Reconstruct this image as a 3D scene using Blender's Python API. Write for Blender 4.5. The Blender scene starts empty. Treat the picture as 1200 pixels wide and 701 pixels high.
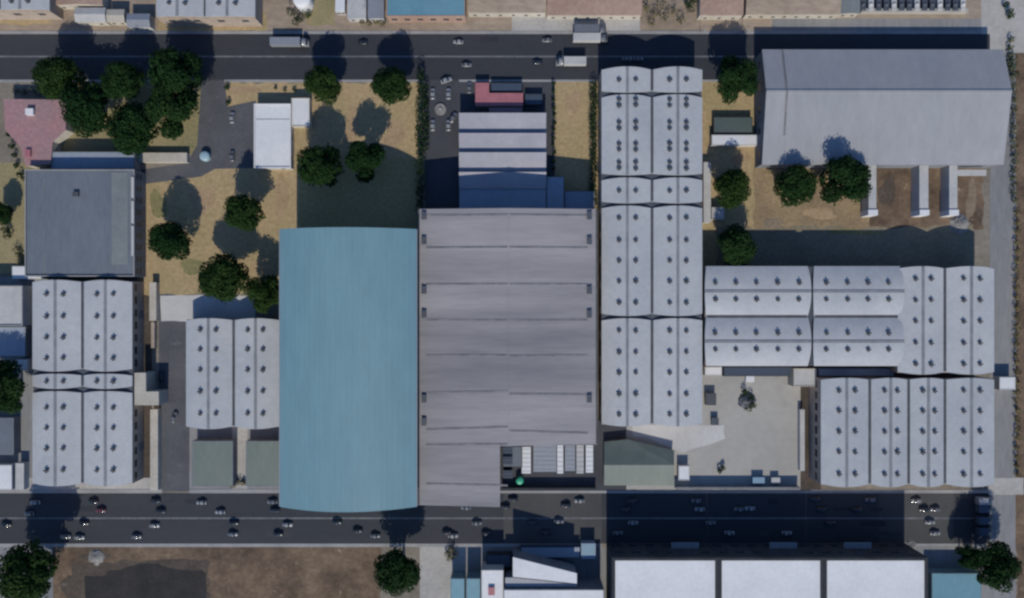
import bpy, math, random
from mathutils import Vector, Matrix
random.seed(7)
R = math.radians
SC = bpy.context.scene
COL = SC.collection
S = 0.38          # metres per photo pixel on the ground
HC = 304.0        # camera height
ELEV = 36.0       # sun elevation

def WX(px, h=0.0): return (px - 600.0) * S * (1 - h / HC)
def WY(py, h=0.0): return (350.5 - py) * S * (1 - h / HC)
def W(px, py, h=0.0): return Vector((WX(px, h), WY(py, h), h))

# ------------------------------------------------------------------ materials
def _nodes(name):
    m = bpy.data.materials.new(name); m.use_nodes = True
    nt = m.node_tree; b = nt.nodes['Principled BSDF']
    return m, nt, b

def lk(nt, a, b): nt.links.new(a, b)

def coords(nt, scale=(1, 1, 1)):
    tc = nt.nodes.new('ShaderNodeTexCoord'); mp = nt.nodes.new('ShaderNodeMapping')
    mp.inputs['Scale'].default_value = scale
    lk(nt, tc.outputs['Object'], mp.inputs['Vector'])
    return mp.outputs['Vector']

def noise(nt, vec, scale, detail=6, rough=0.6):
    n = nt.nodes.new('ShaderNodeTexNoise')
    n.inputs['Scale'].default_value = scale; n.inputs['Detail'].default_value = detail
    n.inputs['Roughness'].default_value = rough
    lk(nt, vec, n.inputs['Vector'])
    return n.outputs['Fac']

def ramp(nt, fac, stops):
    r = nt.nodes.new('ShaderNodeValToRGB')
    e = r.color_ramp.elements
    while len(e) < len(stops): e.new(0.5)
    for i, (p, c) in enumerate(stops):
        e[i].position = p; e[i].color = (*c, 1)
    lk(nt, fac, r.inputs['Fac'])
    return r.outputs['Color']

def mix(nt, fac, a, b, mode='MIX'):
    x = nt.nodes.new('ShaderNodeMix'); x.data_type = 'RGBA'; x.blend_type = mode
    if isinstance(fac, (int, float)): x.inputs[0].default_value = fac
    else: lk(nt, fac, x.inputs[0])
    for i, v in ((6, a), (7, b)):
        if isinstance(v, tuple): x.inputs[i].default_value = (*v, 1)
        else: lk(nt, v, x.inputs[i])
    return x.outputs[2]

def mottled(name, c1, c2, scale=0.05, scale2=0.6, c3=None, rough=0.9, stretch=(1, 1, 1), lo=0.35, hi=0.65, fine=0.35, bump=0.0,
            spot=0.62, metal=0.0):
    """two-scale weathered surface: broad c1..c2 patches, fine grain, optional stains c3"""
    m, nt, b = _nodes(name)
    v = coords(nt, stretch); v0 = coords(nt)
    base = ramp(nt, noise(nt, v, scale), [(lo, c1), (hi, c2)])
    g = ramp(nt, noise(nt, v, scale2, 5, 0.7), [(0.3, tuple(1 - fine for _ in range(3))), (0.7, (1 + 0.0,) * 3)])
    col = mix(nt, 1.0, base, g, 'MULTIPLY')
    if c3:
        s = ramp(nt, noise(nt, v0, scale * 2.3, 8, 0.65), [(spot, (0, 0, 0)), (min(spot + 0.1, 0.99), (1, 1, 1))])
        col = mix(nt, s, col, c3)
    lk(nt, col, b.inputs['Base Color'])
    b.inputs['Roughness'].default_value = rough
    b.inputs['Metallic'].default_value = metal
    if bump:
        bp = nt.nodes.new('ShaderNodeBump'); bp.inputs['Strength'].default_value = bump; bp.inputs['Distance'].default_value = 0.3
        lk(nt, noise(nt, v0, scale2 * 2, 6, 0.7), bp.inputs['Height']); lk(nt, bp.outputs['Normal'], b.inputs['Normal'])
    return m

def ribbed(name, c1, c2, axis, pitch, depth=0.12, rough=0.5, scale=0.03, streak=(1, 1, 1), stain=None):
    """sheet-metal roof: standing seams across axis, weather streaks"""
    m, nt, b = _nodes(name)
    v = coords(nt, streak); v0 = coords(nt)
    base = ramp(nt, noise(nt, v, scale, 7), [(0.33, c1), (0.67, c2)])
    g = ramp(nt, noise(nt, v, scale * 9, 5, 0.7), [(0.3, (0.86,) * 3), (0.7, (1,) * 3)])
    col = mix(nt, 1.0, base, g, 'MULTIPLY')
    if stain:
        st = ramp(nt, noise(nt, v, scale * 2.6, 8, 0.7), [(0.58, (0, 0, 0)), (0.75, (0.7,) * 3)])
        col = mix(nt, st, col, stain)
    w = nt.nodes.new('ShaderNodeTexWave'); w.wave_type = 'BANDS'; w.bands_direction = axis
    w.inputs['Scale'].default_value = 0.314159 / pitch
    lk(nt, v0, w.inputs['Vector'])
    oi = nt.nodes.new('ShaderNodeObjectInfo')
    col = mix(nt, 1.0, col, ramp(nt, oi.outputs['Random'], [(0, (0.93, 0.94, 0.95)), (1, (1.04, 1.03, 1.02))]), 'MULTIPLY')
    seam = ramp(nt, w.outputs['Fac'], [(0.86, (1,) * 3), (0.97, (1 - depth,) * 3)])
    col = mix(nt, 1.0, col, seam, 'MULTIPLY')
    lk(nt, col, b.inputs['Base Color']); b.inputs['Roughness'].default_value = rough
    bp = nt.nodes.new('ShaderNodeBump'); bp.inputs['Strength'].default_value = 0.25; bp.inputs['Distance'].default_value = 0.1
    lk(nt, w.outputs['Fac'], bp.inputs['Height']); lk(nt, bp.outputs['Normal'], b.inputs['Normal'])
    return m

def brick(name, c1, c2, mortar):
    m, nt, b = _nodes(name)
    v0 = coords(nt)
    t = nt.nodes.new('ShaderNodeTexBrick')
    t.inputs['Color1'].default_value = (*c1, 1); t.inputs['Color2'].default_value = (*c2, 1); t.inputs['Mortar'].default_value = (*mortar, 1)
    t.inputs['Scale'].default_value = 1.6
    sx = nt.nodes.new('ShaderNodeSeparateXYZ'); cb = nt.nodes.new('ShaderNodeCombineXYZ'); ad = nt.nodes.new('ShaderNodeMath'); ad.operation = 'ADD'
    lk(nt, v0, sx.inputs[0]); lk(nt, sx.outputs['X'], ad.inputs[0]); lk(nt, sx.outputs['Y'], ad.inputs[1])
    lk(nt, ad.outputs[0], cb.inputs['X']); lk(nt, sx.outputs['Z'], cb.inputs['Y']); lk(nt, cb.outputs[0], t.inputs['Vector'])
    g = ramp(nt, noise(nt, v0, 0.3, 6), [(0.3, (0.72,) * 3), (0.7, (1,) * 3)])
    lk(nt, mix(nt, 1.0, t.outputs['Color'], g, 'MULTIPLY'), b.inputs['Base Color']); b.inputs['Roughness'].default_value = 0.9
    return m

def leafmat(name, c1, c2):
    m, nt, b = _nodes(name)
    ge = nt.nodes.new('ShaderNodeNewGeometry'); oi = nt.nodes.new('ShaderNodeObjectInfo')
    col = ramp(nt, ge.outputs['Random Per Island'], [(0.1, c1), (0.9, c2)])
    tint = ramp(nt, oi.outputs['Random'], [(0.0, (0.7, 0.85, 0.8)), (0.5, (1.0, 1.0, 0.9)), (1.0, (1.5, 1.25, 0.95))])
    lk(nt, mix(nt, 1.0, col, tint, 'MULTIPLY'), b.inputs['Base Color'])
    b.inputs['Roughness'].default_value = 0.9
    b.inputs['Specular IOR Level'].default_value = 0.08
    return m

def paint(name, c, rough=0.35, metal=0.0, coat=0.0):
    m, nt, b = _nodes(name)
    v0 = coords(nt)
    col = ramp(nt, noise(nt, v0, 0.8, 5), [(0.3, tuple(x * 0.85 for x in c)), (0.7, c)])
    lk(nt, col, b.inputs['Base Color'])
    b.inputs['Roughness'].default_value = rough; b.inputs['Metallic'].default_value = metal
    b.inputs['Coat Weight'].default_value = coat
    return m

M = {}
M['ground'] = mottled('ground_soil', (0.20, 0.17, 0.13), (0.30, 0.26, 0.21), 0.03, 0.5, (0.13, 0.12, 0.08), bump=0.3)
M['asphalt'] = mottled('asphalt', (0.030, 0.034, 0.042), (0.045, 0.048, 0.056), 0.03, 1.2, (0.025, 0.029, 0.036), stretch=(0.25, 1, 1), rough=0.85, fine=0.25, bump=0.1)
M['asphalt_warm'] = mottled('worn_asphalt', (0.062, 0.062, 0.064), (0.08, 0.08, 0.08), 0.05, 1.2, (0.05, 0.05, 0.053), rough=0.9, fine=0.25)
M['asphalt_lot'] = mottled('lot_asphalt', (0.05, 0.053, 0.063), (0.07, 0.072, 0.082), 0.06, 1.0, (0.036, 0.038, 0.046), rough=0.85, fine=0.25)
M['asphalt_patch'] = mottled('asphalt_repair', (0.026, 0.029, 0.035), (0.034, 0.037, 0.044), 0.2, 1.5, fine=0.3)
M['asphalt_pale'] = mottled('worn_pale_asphalt', (0.042, 0.045, 0.052), (0.055, 0.058, 0.064), 0.2, 1.5, fine=0.3)
M['drive'] = mottled('grey_drive', (0.085, 0.088, 0.098), (0.12, 0.122, 0.13), 0.08, 0.8, (0.16, 0.16, 0.165), rough=0.85, fine=0.3)
M['pale_earth'] = mottled('pale_earth', (0.24, 0.18, 0.12), (0.32, 0.25, 0.175), 0.15, 0.7, rough=0.95, fine=0.4)
M['worn_grass'] = mottled('worn_grass', (0.40, 0.275, 0.155), (0.48, 0.34, 0.20), 0.12, 0.7, rough=0.95, fine=0.4)
M['weedy_grass'] = mottled('weedy_grass', (0.24, 0.22, 0.10), (0.32, 0.28, 0.13), 0.12, 0.7, rough=0.95, fine=0.45)
M['lot_shade'] = mottled('painted_lot_shade', (0.022, 0.021, 0.021), (0.045, 0.04, 0.038), 0.12, 0.8, (0.07, 0.06, 0.05), rough=0.95, fine=0.4, bump=0.4)  # near-black ground colour that paints shade on the dirt lot
M['line'] = mottled('road_paint', (0.13, 0.135, 0.145), (0.20, 0.205, 0.215), 0.3, 2.0, (0.09, 0.095, 0.11), fine=0.3, spot=0.55)
M['kerb'] = mottled('kerb_concrete', (0.28, 0.28, 0.28), (0.38, 0.37, 0.36), 0.1, 1.5, (0.21, 0.21, 0.21), fine=0.25)
M['lawn'] = mottled('dry_lawn', (0.51, 0.37, 0.205), (0.42, 0.33, 0.165), 0.06, 0.6, (0.36, 0.27, 0.15), rough=0.95, bump=0.5, fine=0.4)
M['lawn_shade_tint'] = mottled('shade_tinted_lawn', (0.40, 0.32, 0.15), (0.47, 0.365, 0.18), 0.045, 0.7, (0.32, 0.28, 0.13), rough=0.95, bump=0.5, fine=0.4)  # lawn colour with the hall's shade mixed in
M['lawn_olive'] = mottled('olive_lawn', (0.38, 0.31, 0.165), (0.30, 0.26, 0.13), 0.06, 0.8, (0.14, 0.15, 0.07), rough=0.95, bump=0.5, fine=0.4)  # olive-brown lawn
M['grass_shade_tone'] = mottled('grass_shade_tone', (0.215, 0.185, 0.125), (0.29, 0.245, 0.165), 0.06, 0.6, (0.16, 0.145, 0.09), rough=0.95, bump=0.5, fine=0.35)  # grass colour greyed to carry cast shade
M['lawn_brown'] = mottled('brown_grass', (0.30, 0.215, 0.125), (0.42, 0.31, 0.175), 0.07, 0.7, (0.25, 0.20, 0.12), rough=0.95, bump=0.5, fine=0.4, spot=0.58)
M['dirt'] = mottled('bare_earth', (0.115, 0.075, 0.048), (0.26, 0.18, 0.115), 0.075, 0.45, (0.36, 0.29, 0.20), rough=0.95, bump=0.6, fine=0.45)
M['dirt_dark'] = mottled('dug_earth', (0.075, 0.058, 0.045), (0.13, 0.10, 0.075), 0.08, 0.6, (0.17, 0.14, 0.105), rough=0.95, bump=0.6, fine=0.45)
M['concrete'] = mottled('yard_concrete', (0.36, 0.345, 0.315), (0.42, 0.405, 0.365), 0.035, 0.3, (0.29, 0.285, 0.27), fine=0.12)
M['paving'] = mottled('pale_paving', (0.40, 0.385, 0.355), (0.50, 0.475, 0.44), 0.06, 0.6, (0.33, 0.31, 0.28), fine=0.25)
M['white_paving'] = mottled('white_paving', (0.48, 0.47, 0.45), (0.56, 0.55, 0.53), 0.06, 0.6, (0.42, 0.41, 0.39), fine=0.12)
M['lane'] = mottled('lane_concrete', (0.22, 0.225, 0.23), (0.29, 0.285, 0.28), 0.06, 0.6, (0.17, 0.17, 0.17), stretch=(1, 0.2, 1), fine=0.25)
M['cream'] = mottled('cream_render', (0.44, 0.40, 0.33), (0.54, 0.50, 0.43), 0.1, 0.8, fine=0.2)
M['white_roof'] = ribbed('white_sheet_roof', (0.41, 0.425, 0.44), (0.49, 0.50, 0.505), 'Y', 1.0, 0.08, 0.6, 0.05, stain=(0.37, 0.375, 0.38))
M['white_roof_x'] = ribbed('white_sheet_roof_across', (0.41, 0.425, 0.44), (0.49, 0.50, 0.505), 'X', 1.0, 0.08, 0.6, 0.05, stain=(0.37, 0.375, 0.38))
M['grey_strip'] = mottled('ridge_flashing', (0.20, 0.21, 0.225), (0.27, 0.28, 0.295), 0.2, 1.0, fine=0.2, rough=0.6)
M['gutter'] = mottled('gutter_lining', (0.06, 0.064, 0.07), (0.10, 0.104, 0.11), 0.2, 1.0, fine=0.3, rough=0.7)
M['dark_metal'] = mottled('painted_gap_shade', (0.06, 0.068, 0.085), (0.10, 0.11, 0.13), 0.8, 2.0, rough=0.6, fine=0.2)
M['vent_metal'] = mottled('grey_vent_metal', (0.055, 0.06, 0.07), (0.10, 0.105, 0.115), 0.8, 2.0, rough=0.6, fine=0.2)
M['teal'] = ribbed('teal_sheet_roof', (0.165, 0.30, 0.345), (0.20, 0.34, 0.37), 'X', 2.2, 0.04, 0.55, 0.02, streak=(1, 0.25, 1), stain=(0.155, 0.275, 0.325))
M['teal_bright'] = ribbed('turquoise_sheet_roof', (0.12, 0.27, 0.34), (0.16, 0.32, 0.385), 'X', 1.2, 0.08, 0.55, 0.04)
M['factory_roof'] = ribbed('lilac_grey_sheet_roof', (0.20, 0.195, 0.205), (0.36, 0.34, 0.34), 'Y', 0.9, 0.05, 0.6, 0.07, streak=(0.10, 1, 1), stain=(0.205, 0.20, 0.21))
M['factory_dark'] = mottled('dark_seam_flashing', (0.16, 0.158, 0.17), (0.26, 0.255, 0.265), 0.2, 1.0, fine=0.3, rough=0.7)
M['saw_roof'] = ribbed('sawtooth_sheet_roof', (0.30, 0.30, 0.34), (0.38, 0.375, 0.41), 'X', 1.0, 0.08, 0.6, 0.06, stain=(0.25, 0.25, 0.28))
M['blue_sheet'] = ribbed('blue_grey_sheet_and_shade', (0.26, 0.31, 0.38), (0.33, 0.375, 0.44), 'X', 1.0, 0.08, 0.6, 0.06, stain=(0.22, 0.26, 0.32))
M['gable_roof'] = ribbed('pale_grey_sheet_roof', (0.30, 0.31, 0.325), (0.35, 0.35, 0.36), 'X', 1.4, 0.06, 0.6, 0.03, streak=(1, 0.4, 1), stain=(0.275, 0.285, 0.30))
M['slate_roof'] = mottled('blue_grey_bitumen', (0.135, 0.16, 0.19), (0.17, 0.19, 0.215), 0.05, 0.6, (0.12, 0.14, 0.17), stretch=(1, 0.3, 1), rough=0.8, fine=0.2)
M['slate_pale'] = mottled('pale_bitumen', (0.18, 0.20, 0.205), (0.22, 0.24, 0.24), 0.08, 0.6, rough=0.8, fine=0.2)
M['red_roof'] = mottled('pink_red_roof', (0.42, 0.225, 0.225), (0.36, 0.23, 0.23), 0.08, 0.7, (0.47, 0.23, 0.215), rough=0.7, fine=0.3)
M['red_bright'] = mottled('red_canopy_sheet', (0.46, 0.17, 0.19), (0.38, 0.15, 0.17), 0.2, 1.0, rough=0.6, fine=0.3)
M['greygreen'] = ribbed('grey_green_sheet', (0.165, 0.20, 0.17), (0.21, 0.24, 0.205), 'Y', 0.9, 0.12, 0.6, 0.1, streak=(1, 0.3, 1), stain=(0.145, 0.165, 0.15))
M['darkgreen_roof'] = ribbed('dark_grey_green_sheet', (0.075, 0.105, 0.10), (0.105, 0.135, 0.125), 'X', 0.9, 0.12, 0.6, 0.1, stain=(0.08, 0.10, 0.105))
M['white'] = mottled('white_membrane', (0.66, 0.665, 0.67), (0.74, 0.74, 0.74), 0.06, 0.6, (0.58, 0.585, 0.59), fine=0.12, rough=0.7)
M['off_white'] = mottled('off_white_render', (0.44, 0.44, 0.43), (0.54, 0.53, 0.51), 0.15, 1.0, (0.37, 0.36, 0.34), fine=0.2)
M['tan_roof'] = mottled('tan_roof', (0.33, 0.255, 0.185), (0.42, 0.335, 0.255), 0.06, 0.5, (0.27, 0.21, 0.155), fine=0.35, stretch=(0.4, 1, 1))
M['pink_roof'] = mottled('pinkish_roof', (0.36, 0.235, 0.18), (0.43, 0.30, 0.235), 0.08, 0.6, (0.30, 0.19, 0.15), fine=0.3)
M['brick'] = brick('brown_brick', (0.36, 0.28, 0.22), (0.45, 0.36, 0.29), (0.42, 0.38, 0.34))
M['grey_wall'] = mottled('grey_wall_sheet', (0.17, 0.18, 0.20), (0.23, 0.24, 0.26), 0.1, 0.8, fine=0.3, stretch=(1, 1, 0.3))
M['dark_wall'] = mottled('dark_wall_panel', (0.025, 0.028, 0.035), (0.045, 0.05, 0.058), 0.1, 0.8, fine=0.3, stretch=(1, 1, 0.3))
M['teal_wall'] = mottled('teal_wall_sheet', (0.13, 0.22, 0.26), (0.17, 0.27, 0.31), 0.1, 0.8, fine=0.3, stretch=(1, 1, 0.3))
M['glass'] = paint('window_glass', (0.03, 0.04, 0.055), 0.12)
M['door'] = paint('steel_door', (0.16, 0.18, 0.21), 0.5)
M['bark'] = mottled('bark', (0.07, 0.052, 0.038), (0.12, 0.09, 0.065), 1.0, 4.0, fine=0.4)
M['leaf'] = leafmat('tree_leaves', (0.009, 0.026, 0.008), (0.019, 0.043, 0.013))
M['leaf2'] = leafmat('hedge_leaves', (0.012, 0.028, 0.012), (0.026, 0.05, 0.02))
M['leaf_dry'] = leafmat('scrub_leaves', (0.07, 0.075, 0.045), (0.15, 0.14, 0.09))
M['tyre'] = paint('tyre_rubber', (0.02, 0.02, 0.022), 0.85)
M['navy'] = paint('navy_sheet', (0.055, 0.075, 0.11), 0.5)
M['bluebox'] = paint('pale_blue_sheet', (0.22, 0.34, 0.43), 0.5)
M['green'] = paint('bright_green_tank', (0.05, 0.40, 0.24), 0.45)
M['tank_blue'] = paint('pale_blue_tank', (0.33, 0.46, 0.52), 0.4)
M['steel'] = paint('galvanised_steel', (0.33, 0.345, 0.37), 0.45, 0.3)
M['rubble'] = mottled('grey_rubble', (0.22, 0.21, 0.20), (0.36, 0.345, 0.32), 0.6, 2.0, fine=0.4, bump=0.6)
CARC = {'white': (0.29, 0.295, 0.30), 'silver': (0.15, 0.155, 0.165), 'dark': (0.018, 0.02, 0.026), 'red': (0.13, 0.03, 0.04),
        'grey': (0.16, 0.17, 0.19), 'blue': (0.09, 0.16, 0.27)}
for k, c in CARC.items(): M['car_' + k] = paint('car_paint_' + k, c, 0.3, 0.0, 0.4)

# ------------------------------------------------------------------ mesh helper
class MB:
    def __init__(s): s.v = []; s.f = []; s.sm = []
    def add(s, vs, fs, smooth=False):
        n = len(s.v); s.v += [tuple(p) for p in vs]
        for f in fs: s.f.append(tuple(n + i for i in f)); s.sm.append(smooth)
        return s
    def box(s, x0, x1, y0, y1, z0, z1):
        if x0 > x1: x0, x1 = x1, x0
        if y0 > y1: y0, y1 = y1, y0
        return s.add([(x0, y0, z0), (x1, y0, z0), (x1, y1, z0), (x0, y1, z0), (x0, y0, z1), (x1, y0, z1), (x1, y1, z1), (x0, y1, z1)],
                     [(3, 2, 1, 0), (4, 5, 6, 7), (0, 1, 5, 4), (1, 2, 6, 5), (2, 3, 7, 6), (3, 0, 4, 7)])
    def prism(s, poly, z0, z1):
        a = sum(p[0] * q[1] - q[0] * p[1] for p, q in zip(poly, poly[1:] + poly[:1]))
        if a < 0: poly = poly[::-1]
        n = len(poly)
        zz0 = z0 if hasattr(z0, '__len__') else [z0] * n
        zz1 = z1 if hasattr(z1, '__len__') else [z1] * n
        if a < 0:
            if hasattr(z0, '__len__'): zz0 = zz0[::-1]
            if hasattr(z1, '__len__'): zz1 = zz1[::-1]
        vs = [(p[0], p[1], z) for p, z in zip(poly, zz0)] + [(p[0], p[1], z) for p, z in zip(poly, zz1)]
        fs = [tuple(range(n - 1, -1, -1)), tuple(range(n, 2 * n))] + [(i, (i + 1) % n, n + (i + 1) % n, n + i) for i in range(n)]
        return s.add(vs, fs)
    def ring(s, x0, x1, y0, y1, t, z0, z1):
        o = [(x0, y0), (x1, y0), (x1, y1), (x0, y1)]; i = [(x0 + t, y0 + t), (x1 - t, y0 + t), (x1 - t, y1 - t), (x0 + t, y1 - t)]
        vs = [(*p, z0) for p in o] + [(*p, z1) for p in o] + [(*p, z1) for p in i] + [(*p, z0) for p in i]
        fs = []
        for k in range(4):
            n = (k + 1) % 4
            fs += [(k, n, 4 + n, 4 + k), (4 + k, 4 + n, 8 + n, 8 + k), (8 + k, 8 + n, 12 + n, 12 + k)]
        return s.add(vs, fs)
    def cyl(s, x, y, z0, z1, r0, r1=None, n=14, smooth=True):
        r1 = r0 if r1 is None else r1
        vs = [(x + r0 * math.cos(2 * math.pi * i / n), y + r0 * math.sin(2 * math.pi * i / n), z0) for i in range(n)]
        vs += [(x + r1 * math.cos(2 * math.pi * i / n), y + r1 * math.sin(2 * math.pi * i / n), z1) for i in range(n)]
        s.add(vs, [(i, (i + 1) % n, n + (i + 1) % n, n + i) for i in range(n)], smooth)
        return s.add(vs, [tuple(range(n - 1, -1, -1)), tuple(range(n, 2 * n))])
    def dome(s, x, y, z, r, h, n=14, m=5):
        vs = []; fs = []
        for j in range(m + 1):
            a = j / m * math.pi / 2
            for i in range(n):
                t = 2 * math.pi * i / n; rr = max(r * math.cos(a), 0.01)
                vs.append((x + rr * math.cos(t), y + rr * math.sin(t), z + h * math.sin(a)))
        for j in range(m):
            for i in range(n): fs.append((j * n + i, j * n + (i + 1) % n, (j + 1) * n + (i + 1) % n, (j + 1) * n + i))
        return s.add(vs, fs, True)
    def tube(s, p, q, r0, r1, n=8):
        p = Vector(p); q = Vector(q); d = (q - p).normalized()
        u = d.orthogonal().normalized(); w = d.cross(u)
        vs = []
        for c, r in ((p, r0), (q, r1)):
            for i in range(n):
                t = 2 * math.pi * i / n
                vs.append(c + u * (r * math.cos(t)) + w * (r * math.sin(t)))
        return s.add(vs, [(i, (i + 1) % n, n + (i + 1) % n, n + i) for i in range(n)] + [tuple(range(n - 1, -1, -1)), tuple(range(n, 2 * n))], True)
    def wheel(s, x, y, z, r, w, n=14):     # axle along y
        vs = []
        for yy in (y - w / 2, y + w / 2):
            vs += [(x + r * math.cos(2 * math.pi * i / n), yy, z + r * math.sin(2 * math.pi * i / n)) for i in range(n)]
        return s.add(vs, [(i, n + i, n + (i + 1) % n, (i + 1) % n) for i in range(n)] + [tuple(range(n)), tuple(range(2 * n - 1, n - 1, -1))])
    def mesh(s, name, mat, off=(0, 0, 0)):
        me = bpy.data.meshes.new(name)
        me.from_pydata([(a - off[0], b - off[1], c - off[2]) for a, b, c in s.v], [], s.f)
        me.polygons.foreach_set('use_smooth', s.sm); me.update()
        me.materials.append(M[mat] if isinstance(mat, str) else mat)
        return me
    def build(s, name, mat, parent=None, loc=None):
        off = Vector((0, 0, 0))
        if parent is not None:
            q = parent
            while q is not None: off += q.location; q = q.parent
        elif loc is not None: off = Vector(loc)
        o = bpy.data.objects.new(name, s.mesh(name, mat, off)); COL.objects.link(o)
        if parent is not None: o.parent = parent
        elif loc is not None: o.location = loc
        return o

def tag(o, label=None, cat=None, group=None, kind=None):
    if label: o['label'] = label
    if cat: o['category'] = cat
    if group: o['group'] = group
    if kind: o['kind'] = kind
    return o

def thing(name, label, cat, loc, group=None):
    o = bpy.data.objects.new(name, None); COL.objects.link(o); o.location = loc
    o.empty_display_size = 2
    return tag(o, label, cat, group)

def copy_tree(o, loc, rot=None, scale=None):
    c = o.copy(); COL.objects.link(c); c.location = loc
    if rot is not None: c.rotation_euler = (0, 0, rot)
    if scale is not None: c.scale = scale
    for ch in o.children:
        d = ch.copy(); COL.objects.link(d); d.parent = c
        for g in ch.children:
            e = g.copy(); COL.objects.link(e); e.parent = d
    return c

# ------------------------------------------------------------------ ground and roads
def sheet(name, poly, mat, z, kind='structure'):
    """ground-level sheet from a pixel polygon"""
    m = MB(); pts = [(WX(x), WY(y)) for x, y in poly]
    a = sum(p[0] * q[1] - q[0] * p[1] for p, q in zip(pts, pts[1:] + pts[:1]))
    if a < 0: pts = pts[::-1]
    m.add([(x, y, z) for x, y in pts], [tuple(range(len(pts)))])
    o = m.build(name, mat); o['kind'] = kind; return o
def rect(x0, y0, x1, y1): return [(x0, y0), (x1, y0), (x1, y1), (x0, y1)]
def rough_poly(x0, y0, x1, y1, amp=2.2, step=8):
    """rectangle with an uneven worn edge"""
    p = []
    def run(ax, ay, bx, by):
        n = max(2, int(math.hypot(bx - ax, by - ay) / step))
        for i in range(n):
            t = i / n; p.append((ax + (bx - ax) * t + random.uniform(-amp, amp), ay + (by - ay) * t + random.uniform(-amp, amp)))
    run(x0, y0, x1, y0); run(x1, y0, x1, y1); run(x1, y1, x0, y1); run(x0, y1, x0, y0)
    return p
g = MB(); g.add([(-4000, -4000, 0), (4000, -4000, 0), (4000, 4000, 0), (-4000, 4000, 0)], [(0, 1, 2, 3)])
g.build('ground', 'ground')['kind'] = 'structure'

Z1, Z2, Z3, Z4 = 0.012, 0.024, 0.036, 0.048
sheet('lawn', rough_poly(236, 97, 491, 275), 'lawn', Z1)
sheet('lawn', rough_poly(350, 185, 492, 276), 'lawn_shade_tint', Z2)  # painted shade: tinted lawn in the outline of the teal hall's shadow
sheet('lawn', rough_poly(160, 200, 345, 345), 'lawn', Z2 + 0.006)
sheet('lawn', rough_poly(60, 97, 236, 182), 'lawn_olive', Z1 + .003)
sheet('lawn', rough_poly(648, 94, 700, 250), 'lawn', Z1)
sheet('lawn', rough_poly(818, 94, 890, 315), 'lawn', Z1)
sheet('lawn', rough_poly(884, 190, 1025, 318, 3), 'lawn_brown', Z2)
sheet('vault_shade_patch', rough_poly(840, 266, 1142, 318, 2.5), 'grass_shade_tone', Z3)  # grass in the vaults' shadow, the shade put into its colour
sheet('dirt', rough_poly(1020, 192, 1152, 270), 'dirt', Z2 + 0.006)
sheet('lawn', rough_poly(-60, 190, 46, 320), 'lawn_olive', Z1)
sheet('dirt', rough_poly(55, 640, 447, 800, 2), 'dirt', Z1)
sheet('dirt', rough_poly(85, 657, 245, 790, 4), 'dirt_dark', Z2)  # dug earth, also grading into the painted shade patch
sheet('dirt', rough_poly(1190, -80, 1330, 800, 3), 'dirt', Z1)
sheet('dirt', rough_poly(-100, -60, 1160, 36, 1), 'tan_roof', Z1)
sheet('lawn', rough_poly(186, 14, 312, 36), 'lawn', Z2)
sheet('lawn', rough_poly(-60, 10, 62, 29), 'lawn', Z2)
sheet('lawn', rough_poly(360, -10, 392, 30), 'lawn_olive', Z2)
sheet('pavement', rect(600, 20, 750, 38), 'paving', Z2)
sheet('pavement', rect(1150, -120, 1205, 62), 'paving', Z2)
sheet('pavement', rect(905, 22, 1150, 38), 'lane', Z2)
# roads
sheet('road', [(-400, 40), (1160, 40), (1160, 68), (888, 68), (884, 94), (-400, 94)], 'asphalt', Z3)
sheet('road', rect(-400, 578, 1164, 637), 'asphalt', Z3)
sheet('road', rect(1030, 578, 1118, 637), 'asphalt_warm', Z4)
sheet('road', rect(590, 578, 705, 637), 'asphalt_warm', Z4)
sheet('road', rect(1160, 62, 1190, 850), 'lane', Z3 + 0.02)
sheet('road_crossing', rough_poly(1158, 560, 1200, 580, .7), 'paving', Z3 + 0.03)
sheet('centre_line', rect(-400, 65.4, 885, 67.4), 'line', Z4 + 0.01)
sheet('centre_line', rect(-400, 606.4, 1160, 608.4), 'line', Z4 + 0.01)
for y in (53, 80):
    for x in range(-100, 880, 24): pass
def kerb(x0, y0, x1, y1):
    m = MB(); m.box(WX(x0), WX(x1), WY(y1), WY(y0), 0, 0.14); o = m.build('pavement', 'kerb'); o['kind'] = 'structure'
kerb(-400, 36.5, 1150, 40); kerb(-400, 93.5, 237, 96.5); kerb(263, 93.5, 497, 96.5); kerb(538, 93.5, 700, 96); kerb(822, 93.5, 884, 96)
kerb(-400, 573.5, 190, 578); kerb(222, 573.5, 349, 578); kerb(585, 575, 950, 578); kerb(950, 574, 1163, 578)
kerb(-400, 637, 705, 641); kerb(712, 637, 1125, 639.5)
for i in range(26):
    x = random.uniform(-20, 1150); y = random.choice((587, 597, 614, 626, 47, 58, 74, 86))
    if y < 100 and x > 880: continue
    sheet('road_patch', rough_poly(x, y - random.uniform(1.5, 4), x + random.uniform(6, 34), y + random.uniform(1.5, 4), .4, 4), random.choice(('asphalt_patch', 'asphalt_pale')), Z4 + .003 + i * .0002)
def blob(name, cx, cy, rx, ry, mat, z):
    ph = random.uniform(0, 6.28); n = 22; pts = []
    for i in range(n):
        t = 2 * math.pi * i / n; k = 1 + .22 * math.sin(2 * t + ph) + .15 * math.sin(3 * t + 2 * ph) + random.uniform(-.1, .1)
        pts.append((cx + rx * k * math.cos(t), cy + ry * k * math.sin(t)))
    sheet(name, pts, mat, z)
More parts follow.
